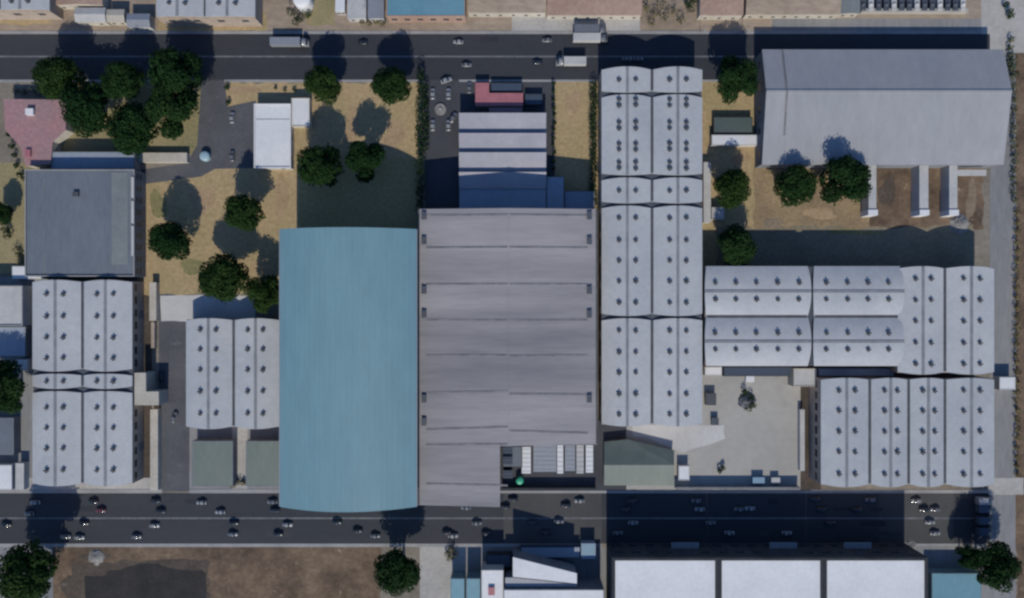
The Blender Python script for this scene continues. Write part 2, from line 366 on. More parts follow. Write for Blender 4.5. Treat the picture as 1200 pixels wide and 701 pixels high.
for i, (x, y, a, b, mt) in enumerate(((412, 150, 9, 22, 'worn_grass'), (462, 158, 12, 16, 'worn_grass'), (330, 232, 9, 24, 'worn_grass'), (236, 235, 12, 20, 'worn_grass'),
        (185, 240, 9, 18, 'weedy_grass'), (225, 312, 16, 8, 'weedy_grass'), (282, 106, 20, 5, 'worn_grass'),
        (672, 120, 8, 14, 'worn_grass'), (868, 185, 10, 9, 'worn_grass'), (905, 262, 14, 6, 'pale_earth'), (960, 250, 22, 6, 'worn_grass'),
        (1040, 225, 9, 18, 'dirt_dark'), (1138, 235, 6, 22, 'pale_earth'), (1000, 272, 30, 3.5, 'weedy_grass'),
        (112, 653, 16, 5, 'dirt_dark'), (180, 668, 60, 12, 'dirt_dark'), (90, 690, 18, 14, 'dirt_dark'))):  # last row: dug earth rimming the painted shade
    blob('bare_patch', x, y, a, b, mt, Z3 + .002 + i * .0004)
sheet('dirt', [(x + random.uniform(-2, 2), 668 - 9 * math.exp(-((x - 172) / 22) ** 2) + (7 if x < 125 else 0) + random.uniform(-1.2, 1.2)) for x in range(98, 242, 5)] + [(241, 672), (242, 690), (240, 760), (105, 760), (100, 700)], 'lot_shade', Z4)  # cast shade painted on the lot as a dark sheet
# drives, lots and yards
sheet('driveway', [(236, 94), (263, 94), (267, 125), (300, 118), (302, 197), (252, 198), (236, 207), (160, 217), (160, 200), (219, 191), (231, 170)], 'drive', Z4)
sheet('driveway', rect(186, 345, 222, 576), 'drive', Z2 + .004)
sheet('footpath', rough_poly(188, 346, 300, 376, 1), 'white_paving', Z3)
sheet('footpath', rect(272, 500, 290, 576), 'paving', Z3)
sheet('pavement', rect(-60, 560, 186, 574), 'paving', Z3)
sheet('pavement', rect(222, 500, 350, 574), 'lane', Z2)
sheet('parking_lot', rect(498, 94, 650, 256), 'asphalt_lot', Z2)
sheet('loading_yard', rect(583, 500, 702, 576), 'asphalt_lot', Z2)
sheet('yard', rough_poly(734, 436, 941, 574, 0.5), 'concrete', Z2)
sheet('yard', rect(700, 490, 745, 576), 'asphalt_lot', Z1)
sheet('yard', [(738, 503), (846, 501), (850, 514), (832, 521), (812, 526), (800, 531), (768, 517)], 'white_paving', Z3)
sheet('yard', rough_poly(741, 498, 848, 512, .6), 'white_paving', Z3 + .004)
sheet('pavement', rect(492, 641, 545, 800), 'paving', Z1)
sheet('pavement', rect(545, 641, 712, 800), 'lane', Z1)
sheet('pavement', rect(712, 639, 1164, 800), 'lane', Z1)
sheet('pavement', rect(-200, 641, 62, 800), 'lane', Z1 + .004)
sheet('footpath', rect(-80, 325, 62, 574), 'lane', Z1)
sheet('dirt', rect(156, 330, 178, 574), 'dirt_dark', Z2)
sheet('footpath', rect(938, 436, 962, 574), 'dirt_dark', Z3)

# ------------------------------------------------------------------ buildings
def wall_openings(root, X0, X1, Y0, Y1, side, n, z, w, h, mat='glass', name='window', proud=0.05):
    for i in range(n):
        t = (i + 0.5) / n; m = MB()
        if side in 'EW':
            y = Y0 + (Y1 - Y0) * t
            if side == 'E': m.box(X1 - 0.1, X1 + proud, y - w / 2, y + w / 2, z, z + h)
            else: m.box(X0 - proud, X0 + 0.1, y - w / 2, y + w / 2, z, z + h)
        else:
            x = X0 + (X1 - X0) * t
            if side == 'N': m.box(x - w / 2, x + w / 2, Y1 - 0.1, Y1 + proud, z, z + h)
            else: m.box(x - w / 2, x + w / 2, Y0 - proud, Y0 + 0.1, z, z + h)
        m.build(name, mat, root)

def flat(name, label, cat, px, h, wmat, rmat, parapet=0.5, group=None, openings=(), capmat=None):
    """flat-roofed block; px = roof outline in the photo, h = roof height"""
    x0, y0, x1, y1 = px
    X0, X1, Y0, Y1 = WX(x0, h), WX(x1, h), WY(y1, h), WY(y0, h)
    root = thing(name, label, cat, ((X0 + X1) / 2, (Y0 + Y1) / 2, 0), group)
    t = 0.35
    MB().ring(X0, X1, Y0, Y1, t, 0, h + parapet).build('wall', wmat, root)
    MB().box(X0 + t + .003, X1 - t - .003, Y0 + t + .003, Y1 - t - .003, h - 0.3, h).build('roof', rmat, root)
    if parapet > 0.2:
        MB().ring(X0 - 0.06, X1 + 0.06, Y0 - 0.06, Y1 + 0.06, t + 0.12, h + parapet + 0.003, h + parapet + 0.1).build('coping', capmat or 'kerb', root)
    for (side, n, z, w, hh, mt, nm) in openings:
        wall_openings(root, X0, X1, Y0, Y1, side, n, z, w, hh, mt, nm)
    root['_b'] = (X0, X1, Y0, Y1)
    return root

def poly_building(name, label, cat, pts, h, wmat, rmat, group=None, over=0.0):
    P = [(WX(x, h), WY(y, h)) for x, y in pts]
    cx = sum(p[0] for p in P) / len(P); cy = sum(p[1] for p in P) / len(P)
    root = thing(name, label, cat, (cx, cy, 0), group)
    Q = [(cx + (x - cx) * 0.985, cy + (y - cy) * 0.985) for x, y in P]
    MB().prism(Q, 0, h - 0.25).build('wall', wmat, root)
    MB().prism(P, h - 0.25, h).build('roof', rmat, root)
    return root

def unit_on(root, px, py, h, w, d, hh, mat, name='rooftop_unit'):
    c = W(px, py, h); m = MB(); m.box(c.x - w / 2, c.x + w / 2, c.y - d / 2, c.y + d / 2, h, h + hh)
    m.box(c.x - w / 2 - .1, c.x + w / 2 + .1, c.y - d / 2 - .1, c.y + d / 2 + .1, h + hh + .003, h + hh + .12)
    return m.build(name, mat, root)

# a ventilator: square curb, round throat, cross-shaped cowl
def vent_mesh():
    m = MB(); m.box(-0.7, 0.7, -0.7, 0.7, -0.9, 0.1)
    m.cyl(0, 0, 0.1, 0.35, 0.55, 0.55, 12)
    m.box(-1.15, 1.15, -0.36, 0.36, 0.35, 0.6); m.box(-0.36, 0.36, 0.363, 1.1, 0.35, 0.6); m.box(-0.36, 0.36, -1.1, -0.363, 0.35, 0.6)
    m.dome(0, 0, 0.603, 0.5, 0.25, 10, 3)
    return m.mesh('roof_ventilator', 'vent_metal')
VENT = vent_mesh()
def vent(parent, loc, s=1.0):
    off = Vector(loc); q = parent
    while q is not None: off -= q.location; q = q.parent
    o = bpy.data.objects.new('roof_ventilator', VENT); COL.objects.link(o)
    o.parent = parent; o.location = off; o.scale = (s, s, s)
    o.rotation_euler[2] = random.uniform(-.06, .06)
    return o

EAVE, RISE = 12.4, 1.4
def vaults(name, label, axis, lines, blocks, vents=True, wall='brick', group=None, eave=EAVE, rise=RISE, openings=()):
    """barrel-vaulted sheds. lines: valley/edge pixels across the axis; blocks: (start,end,[vent pixel positions]) along the axis"""
    top = eave + rise
    A = (lambda p, h: WX(p, h)) if axis == 'y' else (lambda p, h: WY(p, h))       # across
    L = (lambda p, h: WY(p, h)) if axis == 'y' else (lambda p, h: WX(p, h))       # along
    la = [A(p, eave) for p in lines]
    s0 = min(L(b[i], top) for b in blocks for i in (0, 1)); s1 = max(L(b[i], top) for b in blocks for i in (0, 1))
    mk = (lambda a, l, z: (a, l, z)) if axis == 'y' else (lambda a, l, z: (l, a, z))
    ca, cl = (min(la) + max(la)) / 2, (s0 + s1) / 2
    root = thing(name, label, 'building', mk(ca, cl, 0), group)
    N = 12
    def arc(a0, a1, inset=0.0, drop=0.0):
        return [(a0 + inset + (a1 - a0 - 2 * inset) * i / N, eave - drop + rise * (1 - (2 * i / N - 1) ** 2)) for i in range(N + 1)]
    wallm = MB()
    lo, hi = min(la), max(la)
    m = MB()
    x0, x1, y0, y1 = (lo + .15, hi - .15, s0 + .6, s1 - .6) if axis == 'y' else (s0 + .6, s1 - .6, lo + .15, hi - .15)
    wallm.box(x0, x1, y0, y1, 0, eave - 0.5)
    for (p0, p1, _) in blocks:
        b0, b1 = sorted((L(p0, top), L(p1, top)))
        for a0, a1 in zip(la[:-1], la[1:]):
            prof = arc(a0, a1, 0.15 if a0 < a1 else -0.15, 0.35)
            n = len(prof)
            vs = []
            for l in (b0 + 1.0, b1 - 1.0):
                vs += [mk(a, l, z) for a, z in prof] + [mk(prof[-1][0], l, eave - .497), mk(prof[0][0], l, eave - .497)]
            k = n + 2
            wallm.add(vs, [tuple(range(k)), tuple(range(2 * k - 1, k - 1, -1))] + [(i, k + i, k + (i + 1) % k, (i + 1) % k) for i in range(k)])
    wallm.build('wall', wall, root)
    ends = [sorted((L(b[0], top), L(b[1], top))) for b in blocks]; ends.sort()
    for (u0, u1), (v0, v1) in zip(ends[:-1], ends[1:]):
        q = MB(); p, t = mk(lo + .2, u1 - 2.2, 0), mk(hi - .2, v0 + 2.2, 0)
        q.box(p[0], t[0], p[1], t[1], eave - .55, eave - .42); q.build('gap_shade_strip', 'dark_metal', root)  # dark strip laid in the gap to paint its recess shade
    for (p0, p1, vp) in blocks:
        b0, b1 = sorted((L(p0, top), L(p1, top)))
        m = MB()
        for a0, a1 in zip(la[:-1], la[1:]):
            prof = arc(a0, a1)
            n = len(prof); ns = 8
            rows = []
            for z_off in (0.0, -0.3):
                for j in range(ns + 1):
                    t = j / ns
                    for i, (a, z) in enumerate(prof):
                        q = 1.0 * (1 - (z - eave) / rise)
                        l0 = b0 + q; l1 = b1 - q
                        rows.append(mk(a, l0 + (l1 - l0) * t, z + z_off))
            fs = []; half = (ns + 1) * n
            for j in range(ns):
                for i in range(n - 1):
                    fs.append((j * n + i, j * n + i + 1, (j + 1) * n + i + 1, (j + 1) * n + i))
                    fs.append((half + j * n + i, half + (j + 1) * n + i, half + (j + 1) * n + i + 1, half + j * n + i + 1))
            m.add(rows, fs, True)
            ed = []
            for i in range(n - 1):
                ed.append((i, half + i, half + i + 1, i + 1)); e = ns * n
                ed.append((e + i, e + i + 1, half + e + i + 1, half + e + i))
            for j in range(ns):
                ed.append((j * n, (j + 1) * n, half + (j + 1) * n, half + j * n)); k = n - 1
                ed.append((j * n + k, half + j * n + k, half + (j + 1) * n + k, (j + 1) * n + k))
            m.add(rows, ed)
        roof = m.build('roof', 'white_roof' if axis == 'y' else 'white_roof_x', root)
        for a0, a1 in zip(la[:-1], la[1:]):
            c = (a0 + a1) / 2; z = top
            w = 0.6
            q = MB()
            p, r = mk(c - w, b0 + .1, 0), mk(c + w, b1 - .1, 0)
            q.box(p[0], r[0], p[1], r[1], z - 0.06, z + 0.16)
            q.build('ridge_cap', 'grey_strip', roof)
        for a in la[1:-1]:
            q = MB(); p, r = mk(a - .6, b0 + 1.2, 0), mk(a + .6, b1 - 1.2, 0)
            q.box(p[0], r[0], p[1], r[1], eave - .1, eave + .22); q.build('gutter', 'gutter', roof)
        if vents:
            for a0, a1 in zip(la[:-1], la[1:]):
                c = (a0 + a1) / 2
                for sgn in (-1, 1):
                    a = c + sgn * 3.55 * (abs(a1 - a0) / 21.5)
                    u = (a - a0) / (a1 - a0)
                    z = eave + rise * (1 - (2 * u - 1) ** 2)
                    for v in vp:
                        l = L(v, z) + random.uniform(-.12, .12)
                        vent(roof, mk(a, l, z + 0.25), random.uniform(0.84, 1.0))
    X0, X1 = (lo + .15, hi - .15) if axis == 'y' else (s0 + .6, s1 - .6)
    Y0, Y1 = (s0 + .6, s1 - .6) if axis == 'y' else (lo + .15, hi - .15)
    for (side, n, z, w, hh, mt, nm) in openings: wall_openings(root, X0, X1, Y0, Y1, side, n, z, w, hh, mt, nm)
    return root

def span(a, b, n): return [a + (b - a) * (i + 0.5) / n for i in range(n)]

vaults('vaulted_hall', 'long white vaulted building in five sections beside the grey ribbed factory', 'y', [705, 764, 823],
       [(78, 108.5, [94]), (110.5, 205.5, [117, 124, 144, 151, 169, 176, 191, 198]), (208, 238.5, [224]), (241, 370.5, [256, 282, 306, 330, 355]), (373, 500, [388, 413, 437, 462, 486])],
       openings=[('W', 14, 6.5, 3.2, 2.2, 'glass', 'window'), ('N', 2, 0.1, 4.5, 4.8, 'door', 'door'), ('E', 12, 6.5, 3.2, 2.2, 'glass', 'window')])
vaults('vaulted_hall', 'white building whose two vaults run crosswise above the concrete yard', 'x', [312, 371, 429],
       [(826, 951, [838, 862, 886, 911, 936]), (953, 1060, [968, 993, 1017, 1041])], rise=1.5, eave=12.2,
       openings=[('S', 10, 6.5, 3.2, 2.2, 'glass', 'window'), ('N', 10, 6.5, 3.2, 2.2, 'glass', 'window')])
vaults('vaulted_hall', 'smaller white twin-vaulted block beside the lane, joined to the crosswise vaults', 'y', [1052, 1107, 1165],
       [(312, 439, [327, 352, 377, 402, 427])], openings=[('N', 4, 6.5, 3.2, 2.2, 'glass', 'window')])
vaults('vaulted_hall', 'wide white building with four parallel vaults above lower road beside the lane', 'y', [962, 1019, 1064.5, 1107, 1165],
       [(443, 571, [458, 482, 506, 530, 556])], openings=[('W', 9, 6.5, 3.2, 2.2, 'glass', 'window'), ('N', 4, 6.5, 3.2, 2.2, 'glass', 'window')])
vaults('vaulted_hall', 'long white twin-vaulted building with brown brick wall below the blue grey flat roof', 'y', [38, 97, 155],
       [(328, 435.5, [345, 371, 396, 420]), (438, 456, [447]), (458.5, 570, [478, 502, 526, 551])], eave=9.5, rise=1.6,
       openings=[('E', 16, 5.4, 3.2, 2.0, 'glass', 'window'), ('E', 3, 0.1, 3.5, 4.0, 'door', 'door')])
vaults('vaulted_hall', 'short white twin-vaulted building beside the teal arched hall', 'y', [218, 274, 328],
       [(373, 503, [387, 410, 434, 459, 485])], eave=6.4, rise=1.6, openings=[('N', 4, 3.2, 3.2, 1.8, 'glass', 'window'), ('E', 6, 3.2, 3.2, 1.8, 'glass', 'window')])

# teal arched hall
def teal_hall():
    eave, rise = 23.0, 7.2
    X0, X1 = WX(328, eave), WX(488, eave)
    Y0, Y1 = WY(594, eave), WY(268.5, eave)
    root = thing('arched_hall', 'huge teal hall with smooth arched roof reaching over the lower road', 'building', ((X0 + X1) / 2, (Y0 + Y1) / 2, 0))
    N = 28
    def arc(ins, dz): return [(X0 + ins + (X1 - X0 - 2 * ins) * i / N, eave + dz + rise * (1 - (2 * i / N - 1) ** 2)) for i in range(N + 1)]
    m = MB(); p = arc(0.35, -0.45); n = len(p); k = n + 2
    vs = []
    for y in (Y0 + .4, Y1 - .4): vs += [(x, y, z) for x, z in p] + [(p[-1][0], y, 0), (p[0][0], y, 0)]
    m.add(vs, [tuple(range(k - 1, -1, -1)), tuple(range(k, 2 * k))] + [(i, (i + 1) % k, k + (i + 1) % k, k + i) for i in range(k)])
    m.build('wall', 'teal_wall', root)
    m = MB(); p = arc(0, 0); q = arc(0, -0.35); n = N + 1
    vs = [(x, Y0, z) for x, z in p] + [(x, Y1, z) for x, z in p]; m.add(vs, [(i, i + 1, n + i + 1, n + i) for i in range(N)], True)
    vs = [(x, Y0, z) for x, z in q] + [(x, Y1, z) for x, z in q]; m.add(vs, [(i, n + i, n + i + 1, i + 1) for i in range(N)], True)
    for y in (Y0, Y1): m.add([(x, y, z) for x, z in p] + [(x, y, z) for x, z in q], [(i, n + i, n + i + 1, i + 1) for i in range(N)])
    for j in (0, N): m.add([(p[j][0], Y0, p[j][1]), (p[j][0], Y1, p[j][1]), (q[j][0], Y1, q[j][1]), (q[j][0], Y0, q[j][1])], [(0, 1, 2, 3)])
    m.build('roof', 'teal', root)
    for x in (X0, X1):
        g = MB(); g.box(x - .35, x + .35, Y0 + .2, Y1 - .2, eave - .55, eave - .05); g.build('gutter', 'steel', root)
    wall_openings(root, X0 + .35, X1 - .35, Y0 + .4, Y1 - .4, 'N', 6, 12, 4, 3)
    wall_openings(root, X0 + .35, X1 - .35, Y0 + .4, Y1 - .4, 'S', 3, 0.1, 6, 6, 'door', 'door')
    wall_openings(root, X0 + .35, X1 - .35, Y0 + .4, Y1 - .4, 'W', 12, 14, 4, 2.5)
teal_hall()

# grey ribbed factory, low ridge along y, front half stepped back beside the loading yard
def factory():
    e, r = 17.6, 3.0
    X0, X1, XC = WX(490, e), WX(700, e), WX(596, e + r)
    XS = WX(586, e + 2.5)
    YT, YM, YB = WY(245, e), WY(521, e), WY(592, e)
    root = thing('factory', 'big lilac-grey ribbed factory roof adjoining the teal arched hall', 'building', ((X0 + X1) / 2, (YT + YB) / 2, 0))
    zs = lambda x: e + r * (1 - abs(x - XC) / ((X1 - X0) / 2))
    m = MB()
    out = [(X0 + .3, YB + .3), (XS - .3, YB + .3), (XS - .3, YM + .3), (XC, YM + .3), (X1 - .3, YM + .3), (X1 - .3, YT - .3), (XC, YT - .3), (X0 + .3, YT - .3)]
    m.prism(out, 0, [zs(p[0]) - .3 for p in out]); m.build('wall', 'grey_wall', root)
    m = MB()
    def slab(xa, xb, ya, yb, t=.28, dz=0.0):
        v = [(xa, ya, zs(xa) + dz), (xb, ya, zs(xb) + dz), (xb, yb, zs(xb) + dz), (xa, yb, zs(xa) + dz)]
        m.add(v + [(a, b, c - t) for a, b, c in v], [(0, 1, 2, 3), (7, 6, 5, 4), (0, 4, 5, 1), (1, 5, 6, 2), (2, 6, 7, 3), (3, 7, 4, 0)])
    slab(X0, XS, YB, YM); slab(X0, XC, YM, YT); slab(XC, X1, YM, YT)
    m.build('roof', 'factory_roof', root)
    # transverse steps in the sheeting
    def seams(rows, w, dz, name, xl, xr):
        for (y, dl, dr) in rows:
            for (pa, pb, slope) in ((xl, 595, dl), (597, xr, dr)):
                if pb < pa: continue
                if y > 521 and pa > 590: continue
                q = MB()
                h = e + 1.5
                xa, xb = WX(pa, h), WX(pb, h); yy = WY(y, h); o2 = slope * S
                zA, zB = zs(xa) + .003, zs(xb) + .003
                v = [(xa, yy, zA), (xb, yy + o2, zB), (xb, yy + w + o2, zB), (xa, yy + w, zA)]
                q.add(v + [(a, b, c + dz) for a, b, c in v], [(3, 2, 1, 0), (4, 5, 6, 7), (0, 1, 5, 4), (1, 2, 6, 5), (2, 3, 7, 6), (3, 0, 4, 7)])
                q.build(name, 'factory_dark', root)
    seams([(253, 0, 0), (291, 0, 0), (334, 0, 0), (376, 0, 0), (418, 1, 0), (462, 3, -2), (505, 4, -4), (523, 2, 0), (569, 0, 0)], 0.8, 0.09, 'roof_seam', 499, 689)
    q = MB(); q.box(XC - .35, XC + .35, YM, YT, e + r - .1, e + r + .06); q.build('ridge_cap', 'factory_roof', root)
    for x in (490.7, 699.3):
        h = e; q = MB(); c = WX(x, h); q.box(c - .35, c + .35, (YB if x < 600 else YM) + .2, YT - .2, e - .2, e + .28); q.build('gutter', 'gutter', root)
    for (x, ys) in ((497, (253, 282, 340, 368, 467, 494)), (690.5, (253, 282, 340, 368, 467))):
        for y in ys:
            z = zs(WX(x, e)) ; c = W(x, y, z)
            q = MB(); q.box(c.x - .8, c.x + .8, c.y - 1.3, c.y + 1.3, z - .2, z + .6)
            q.box(c.x - 1.05, c.x + 1.05, c.y - 1.6, c.y + 1.6, z + .603, z + .8); q.build('roof_ventilator', 'dark_metal', root)
    wall_openings(root, X0, X1 - .3, YM, YT - .3, 'E', 12, 11, 4, 3)
    wall_openings(root, X0 + .3, X1 - .3, YM, YT - .3, 'N', 6, 11, 4, 3)
    wall_openings(root, XC, X1 - .3, YM + .3, YT, 'S', 3, .1, 5, 5, 'door', 'door')
factory()

# pale grey gabled warehouse
def warehouse():
    e, r = 10.0, 5.0
    X0, X1 = WX(893, e), WX(1176, e); Y0, Y1 = WY(193, e), WY(58, e); YR = WY(107, e + r)
    root = thing('warehouse', 'wide pale grey gabled warehouse between upper road and the buttressed yard', 'building', ((X0 + X1) / 2, (Y0 + Y1) / 2, 0))
    m = MB()
    prof = [(Y0 + .4, 0), (Y1 - .4, 0), (Y1 - .4, e - .3), (YR, e + r - .3), (Y0 + .4, e - .3)]
    vs = [(X0 + .4, y, z) for y, z in prof] + [(X1 - .4, y, z) for y, z in prof]
    m.add(vs, [(0, 1, 2, 3, 4), (9, 8, 7, 6, 5)] + [(i, 5 + i, 5 + (i + 1) % 5, (i + 1) % 5) for i in range(5)]); m.build('wall', 'grey_wall', root)
    for (ya, za, yb, zb) in ((Y0, e, YR, e + r), (YR, e + r, Y1, e)):
        m = MB(); v = [(X0, ya, za), (X1, ya, za), (X1, yb, zb), (X0, yb, zb)]
        m.add(v + [(a, b, c - .25) for a, b, c in v], [(0, 1, 2, 3), (7, 6, 5, 4), (0, 4, 5, 1), (1, 5, 6, 2), (2, 6, 7, 3), (3, 7, 4, 0)])
        m.build('roof', 'gable_roof', root)
    m = MB(); m.box(X0, X1, YR - .5, YR + .5, e + r - .1, e + r + .2); m.build('ridge_cap', 'gable_roof', root)
    xj = WX(919.5, e + 2.5); m = MB()
    for (ya, za, yb, zb) in ((Y0 + 12, e + 12 * r / (YR - Y0), YR, e + r), (YR, e + r, Y1, e)):
        v = [(xj - .3, ya, za), (xj + .3, ya, za), (xj + .3, yb, zb), (xj - .3, yb, zb)]
        m.add([(a, b, c + .003) for a, b, c in v] + [(a, b, c + .35) for a, b, c in v], [(3, 2, 1, 0), (4, 5, 6, 7), (0, 1, 5, 4), (1, 2, 6, 5), (2, 3, 7, 6), (3, 0, 4, 7)])
    m.build('expansion_joint', 'factory_dark', root)
    wall_openings(root, X0 + .4, X1 - .4, Y0 + .4, Y1 - .4, 'S', 3, .1, 4, 4.5, 'door', 'door')
    wall_openings(root, X0 + .4, X1 - .4, Y0 + .4, Y1 - .4, 'W', 5, 5, 3, 1.8)
    # three tall buttress fins out of the front wall and one porch slab
    for (pa, pb, y1) in ((1018, 1027, 246), (1077.5, 1088, 246), (1112.5, 1122, 246)):
        hb = 6.4; xa, xb, yb = WX(pa, hb), WX(pb, hb), WY(y1, hb)
        f = MB().box(xa, xb, yb, Y0 + .397, 0, hb).build('buttress', 'off_white', root)
        c = (xa + xb) / 2
        MB().box(c - 2.1, c + 2.1, yb - 2.4, yb - .003, 0, hb + .5).build('pier', 'white', f)
    m = MB(); m.box(WX(1122, 6), WX(1156, 6), WY(206, 6), WY(199, 6), 5.6, 6); m.build('porch_roof', 'off_white', root)
warehouse()

# sawtooth workshop
def sawtooth():
    lo, hi = 5.6, 7.8
    X0, X1 = WX(538, 6.5), WX(640, 6.5)
    ys = [133, 156.5, 179, 202, 221]
    root = thing('workshop', 'grey sawtooth roofed workshop of four strips above the ribbed factory', 'building', ((X0 + X1) / 2, WY(180, 6), 0))
    m = MB(); m.box(X0 + .2, X1 - .2, WY(221, 5), WY(134, 5), 0, lo - .5); m.build('wall', 'grey_wall', root)
    for a, b in zip(ys[:-1], ys[1:]):
        ya, yb = WY(a, 6.5), WY(b, 6.5)          # ya = north, yb = south
        m = MB(); prof = [(yb + .1, lo - .497), (ya - .1, lo - .497), (ya - .1, hi), (yb + .1, lo)]
        vs = [(X0, y, z) for y, z in prof] + [(X1, y, z) for y, z in prof]
        m.add(vs, [(0, 1, 2, 3), (7, 6, 5, 4)] + [(i, 4 + i, 4 + (i + 1) % 4, (i + 1) % 4) for i in range(4)])
        rf = m.build('roof', 'saw_roof', root)
        q = MB(); q.box(X0 + 1, X1 - 1, ya - .13, ya - .07, lo + .1, hi - .3); q.build('window', 'glass', rf)
    m = MB(); m.box(X0, X1, WY(247, 5), WY(221.5, 5), 4.7, 5.1); m.build('roof', 'blue_sheet', root)
sawtooth()
flat('shed', 'taller blue shed end between the sawtooth workshop and the shaded grass', 'shed', (640.5, 207, 661, 246), 5.4, 'grey_wall', 'blue_sheet', 0.0)
flat('shed', 'low blue-roofed shed beside the alley at the factory head wall', 'shed', (661.5, 224, 697, 246), 4.2, 'grey_wall', 'blue_sheet', 0.0)

# red canopy block at the parking lot
rb = poly_building('kiosk', 'small red L-shaped roof beside the parking lot above the sawtooth workshop', 'kiosk',
                   [(557, 97), (573, 97), (573, 109), (613, 109), (613, 124), (557, 124)], 3.6, 'brick', 'red_bright')
c0 = W(573, 126, 2.6); c1 = W(612, 132.5, 2.6)
m = MB(); m.box(c0.x, c1.x, c1.y, c0.y, 2.4, 2.6); m.build('awning', 'red_roof', rb)
flat('storage_box', 'dark flat storage box tucked in the crook of the red L roof', 'container', (575, 97, 612, 107.5), 2.6, 'dark_wall', 'navy', 0.1)
flat('storage_box', 'dark flat storage box next to the tan grass strip, beside the red roof', 'container', (615, 110, 636, 123), 2.6, 'dark_wall', 'navy', 0.1)

# west side
b = flat('office_building', 'blue grey flat-roofed building between red roof house and brick vaulted hall', 'building', (30, 199, 158, 324), 9.0, 'grey_wall', 'slate_roof', 0.4,
         openings=[('E', 9, 3.5, 2.4, 1.6, 'glass', 'window'), ('E', 9, 6.2, 2.4, 1.4, 'glass', 'window'), ('N', 6, 6.0, 2.4, 1.4, 'glass', 'window')])
p, q = W(131, 202, 9), W(150, 310, 9)
m = MB(); m.box(p.x, q.x, q.y, p.y, 9.003, 9.12); m.build('roof_walkway', 'slate_pale', b)
for y in (212, 250, 290):
    m = MB(); p = W(52, y, 9); m.box(p.x - .15, p.x + .15, p.y - 12, p.y + 1, 9.003, 9.10); m.build('roof_seam', 'factory_dark', b)
unit_on(b, 90, 228, 9, 2.4, 1.8, 0.9, 'vent_metal'); 
for (ya, yb) in ((208, 232), (236, 262), (265, 300)):
    p, q = W(155, ya, 9), W(158.2, yb, 9)
    m = MB(); m.box(p.x, q.x, q.y, p.y, 9.52, 9.85); m.build('edge_trim', 'off_white', b)
flat('annex', 'low blue shaded annex along the head of the blue grey office', 'annex', (60, 178, 158, 198.5), 5.0, 'grey_wall', 'blue_sheet', 0.15)
rh = poly_building('house', 'house with pinkish red irregular flat roof under the grove', 'house',
                   [(4, 116), (77, 117), (77, 152), (62, 166), (59, 192), (30, 195), (24, 172), (6, 152)], 6.0, 'cream', 'red_roof')
unit_on(rh, 37, 132, 6, 3.2, 2.6, 1.4, 'white', 'roof_hatch')
unit_on(rh, 34, 180, 6, 2.2, 3.0, 0.8, 'red_bright')
flat('lean_to', 'small white roofed shed at the lower corner of the blue grey office', 'shed', (14, 312, 52, 327), 4.0, 'off_white', 'white', 0.0)
wh = flat('white_house', 'bright white flat-roofed house beside the dark driveway', 'house', (298, 122, 341, 197), 4.2, 'off_white', 'white', 0.3,
          openings=[('E', 3, 1.6, 1.8, 1.5, 'glass', 'window'), ('W', 3, 1.6, 1.8, 1.5, 'glass', 'window'), ('S', 2, 1.6, 1.8, 1.5, 'glass', 'window')], capmat='white')
p, q = W(300, 139.5, 4.2), W(339.5, 140.4, 4.2); m = MB(); m.box(p.x, q.x, q.y, p.y, 4.203, 4.3); m.build('roof_seam', 'kerb', wh)
flat('annex', 'small cream annex stuck to the corner of the white house', 'annex', (341.5, 115, 363, 148), 3.6, 'cream', 'white', 0.2)
flat('garden_wall_path', 'low cream slab roof running from driveway to the blue grey office', 'shelter', (162, 179, 219, 190), 2.6, 'cream', 'cream', 0.0)
flat('shed', 'grey-green corrugated shed beside the asphalt drive, below the short vaults', 'shed', (225, 517, 273, 570), 5.0, 'grey_wall', 'greygreen', 0.0)
flat('shed', 'grey-green corrugated shed against the teal arched hall, below the short vaults', 'shed', (288, 517, 336, 570), 5.0, 'grey_wall', 'greygreen', 0.0)
poly_building('stair_tower', 'cream L-shaped stair tower against the middle of the brick wall', 'tower', [(157.5, 437), (171, 437), (171, 459), (186, 459), (186, 475), (157.5, 475)], 8.6, 'cream', 'cream')
def low_wall(name, label, cat, px, h, mat, coping=True):
    x0, y0, x1, y1 = px
    X0, X1, Y0, Y1 = WX(x0, h), WX(x1, h), WY(y1, h), WY(y0, h)
    root = thing(name, label, cat, ((X0 + X1) / 2, (Y0 + Y1) / 2, 0))
    MB().box(X0 + .1, X1 - .1, Y0 + .1, Y1 - .1, 0, h - .15).build('wall', mat, root)
    MB().box(X0, X1, Y0, Y1, h - .147, h).build('coping', mat, root)
    return root
low_wall('covered_walk', 'long cream walkway roof along the drive below the cream stair tower', 'walkway', (176, 480, 185, 575), 3.0, 'cream')
low_wall('covered_walk', 'short cream walkway roof where the drive begins, above the cream stair tower', 'walkway', (175, 331, 183, 376), 3.0, 'cream')
low_wall('garden_wall', 'short cream wall stub beside the drive, in line with the walkway roofs', 'wall', (177, 378, 181, 408), 2.2, 'brick')
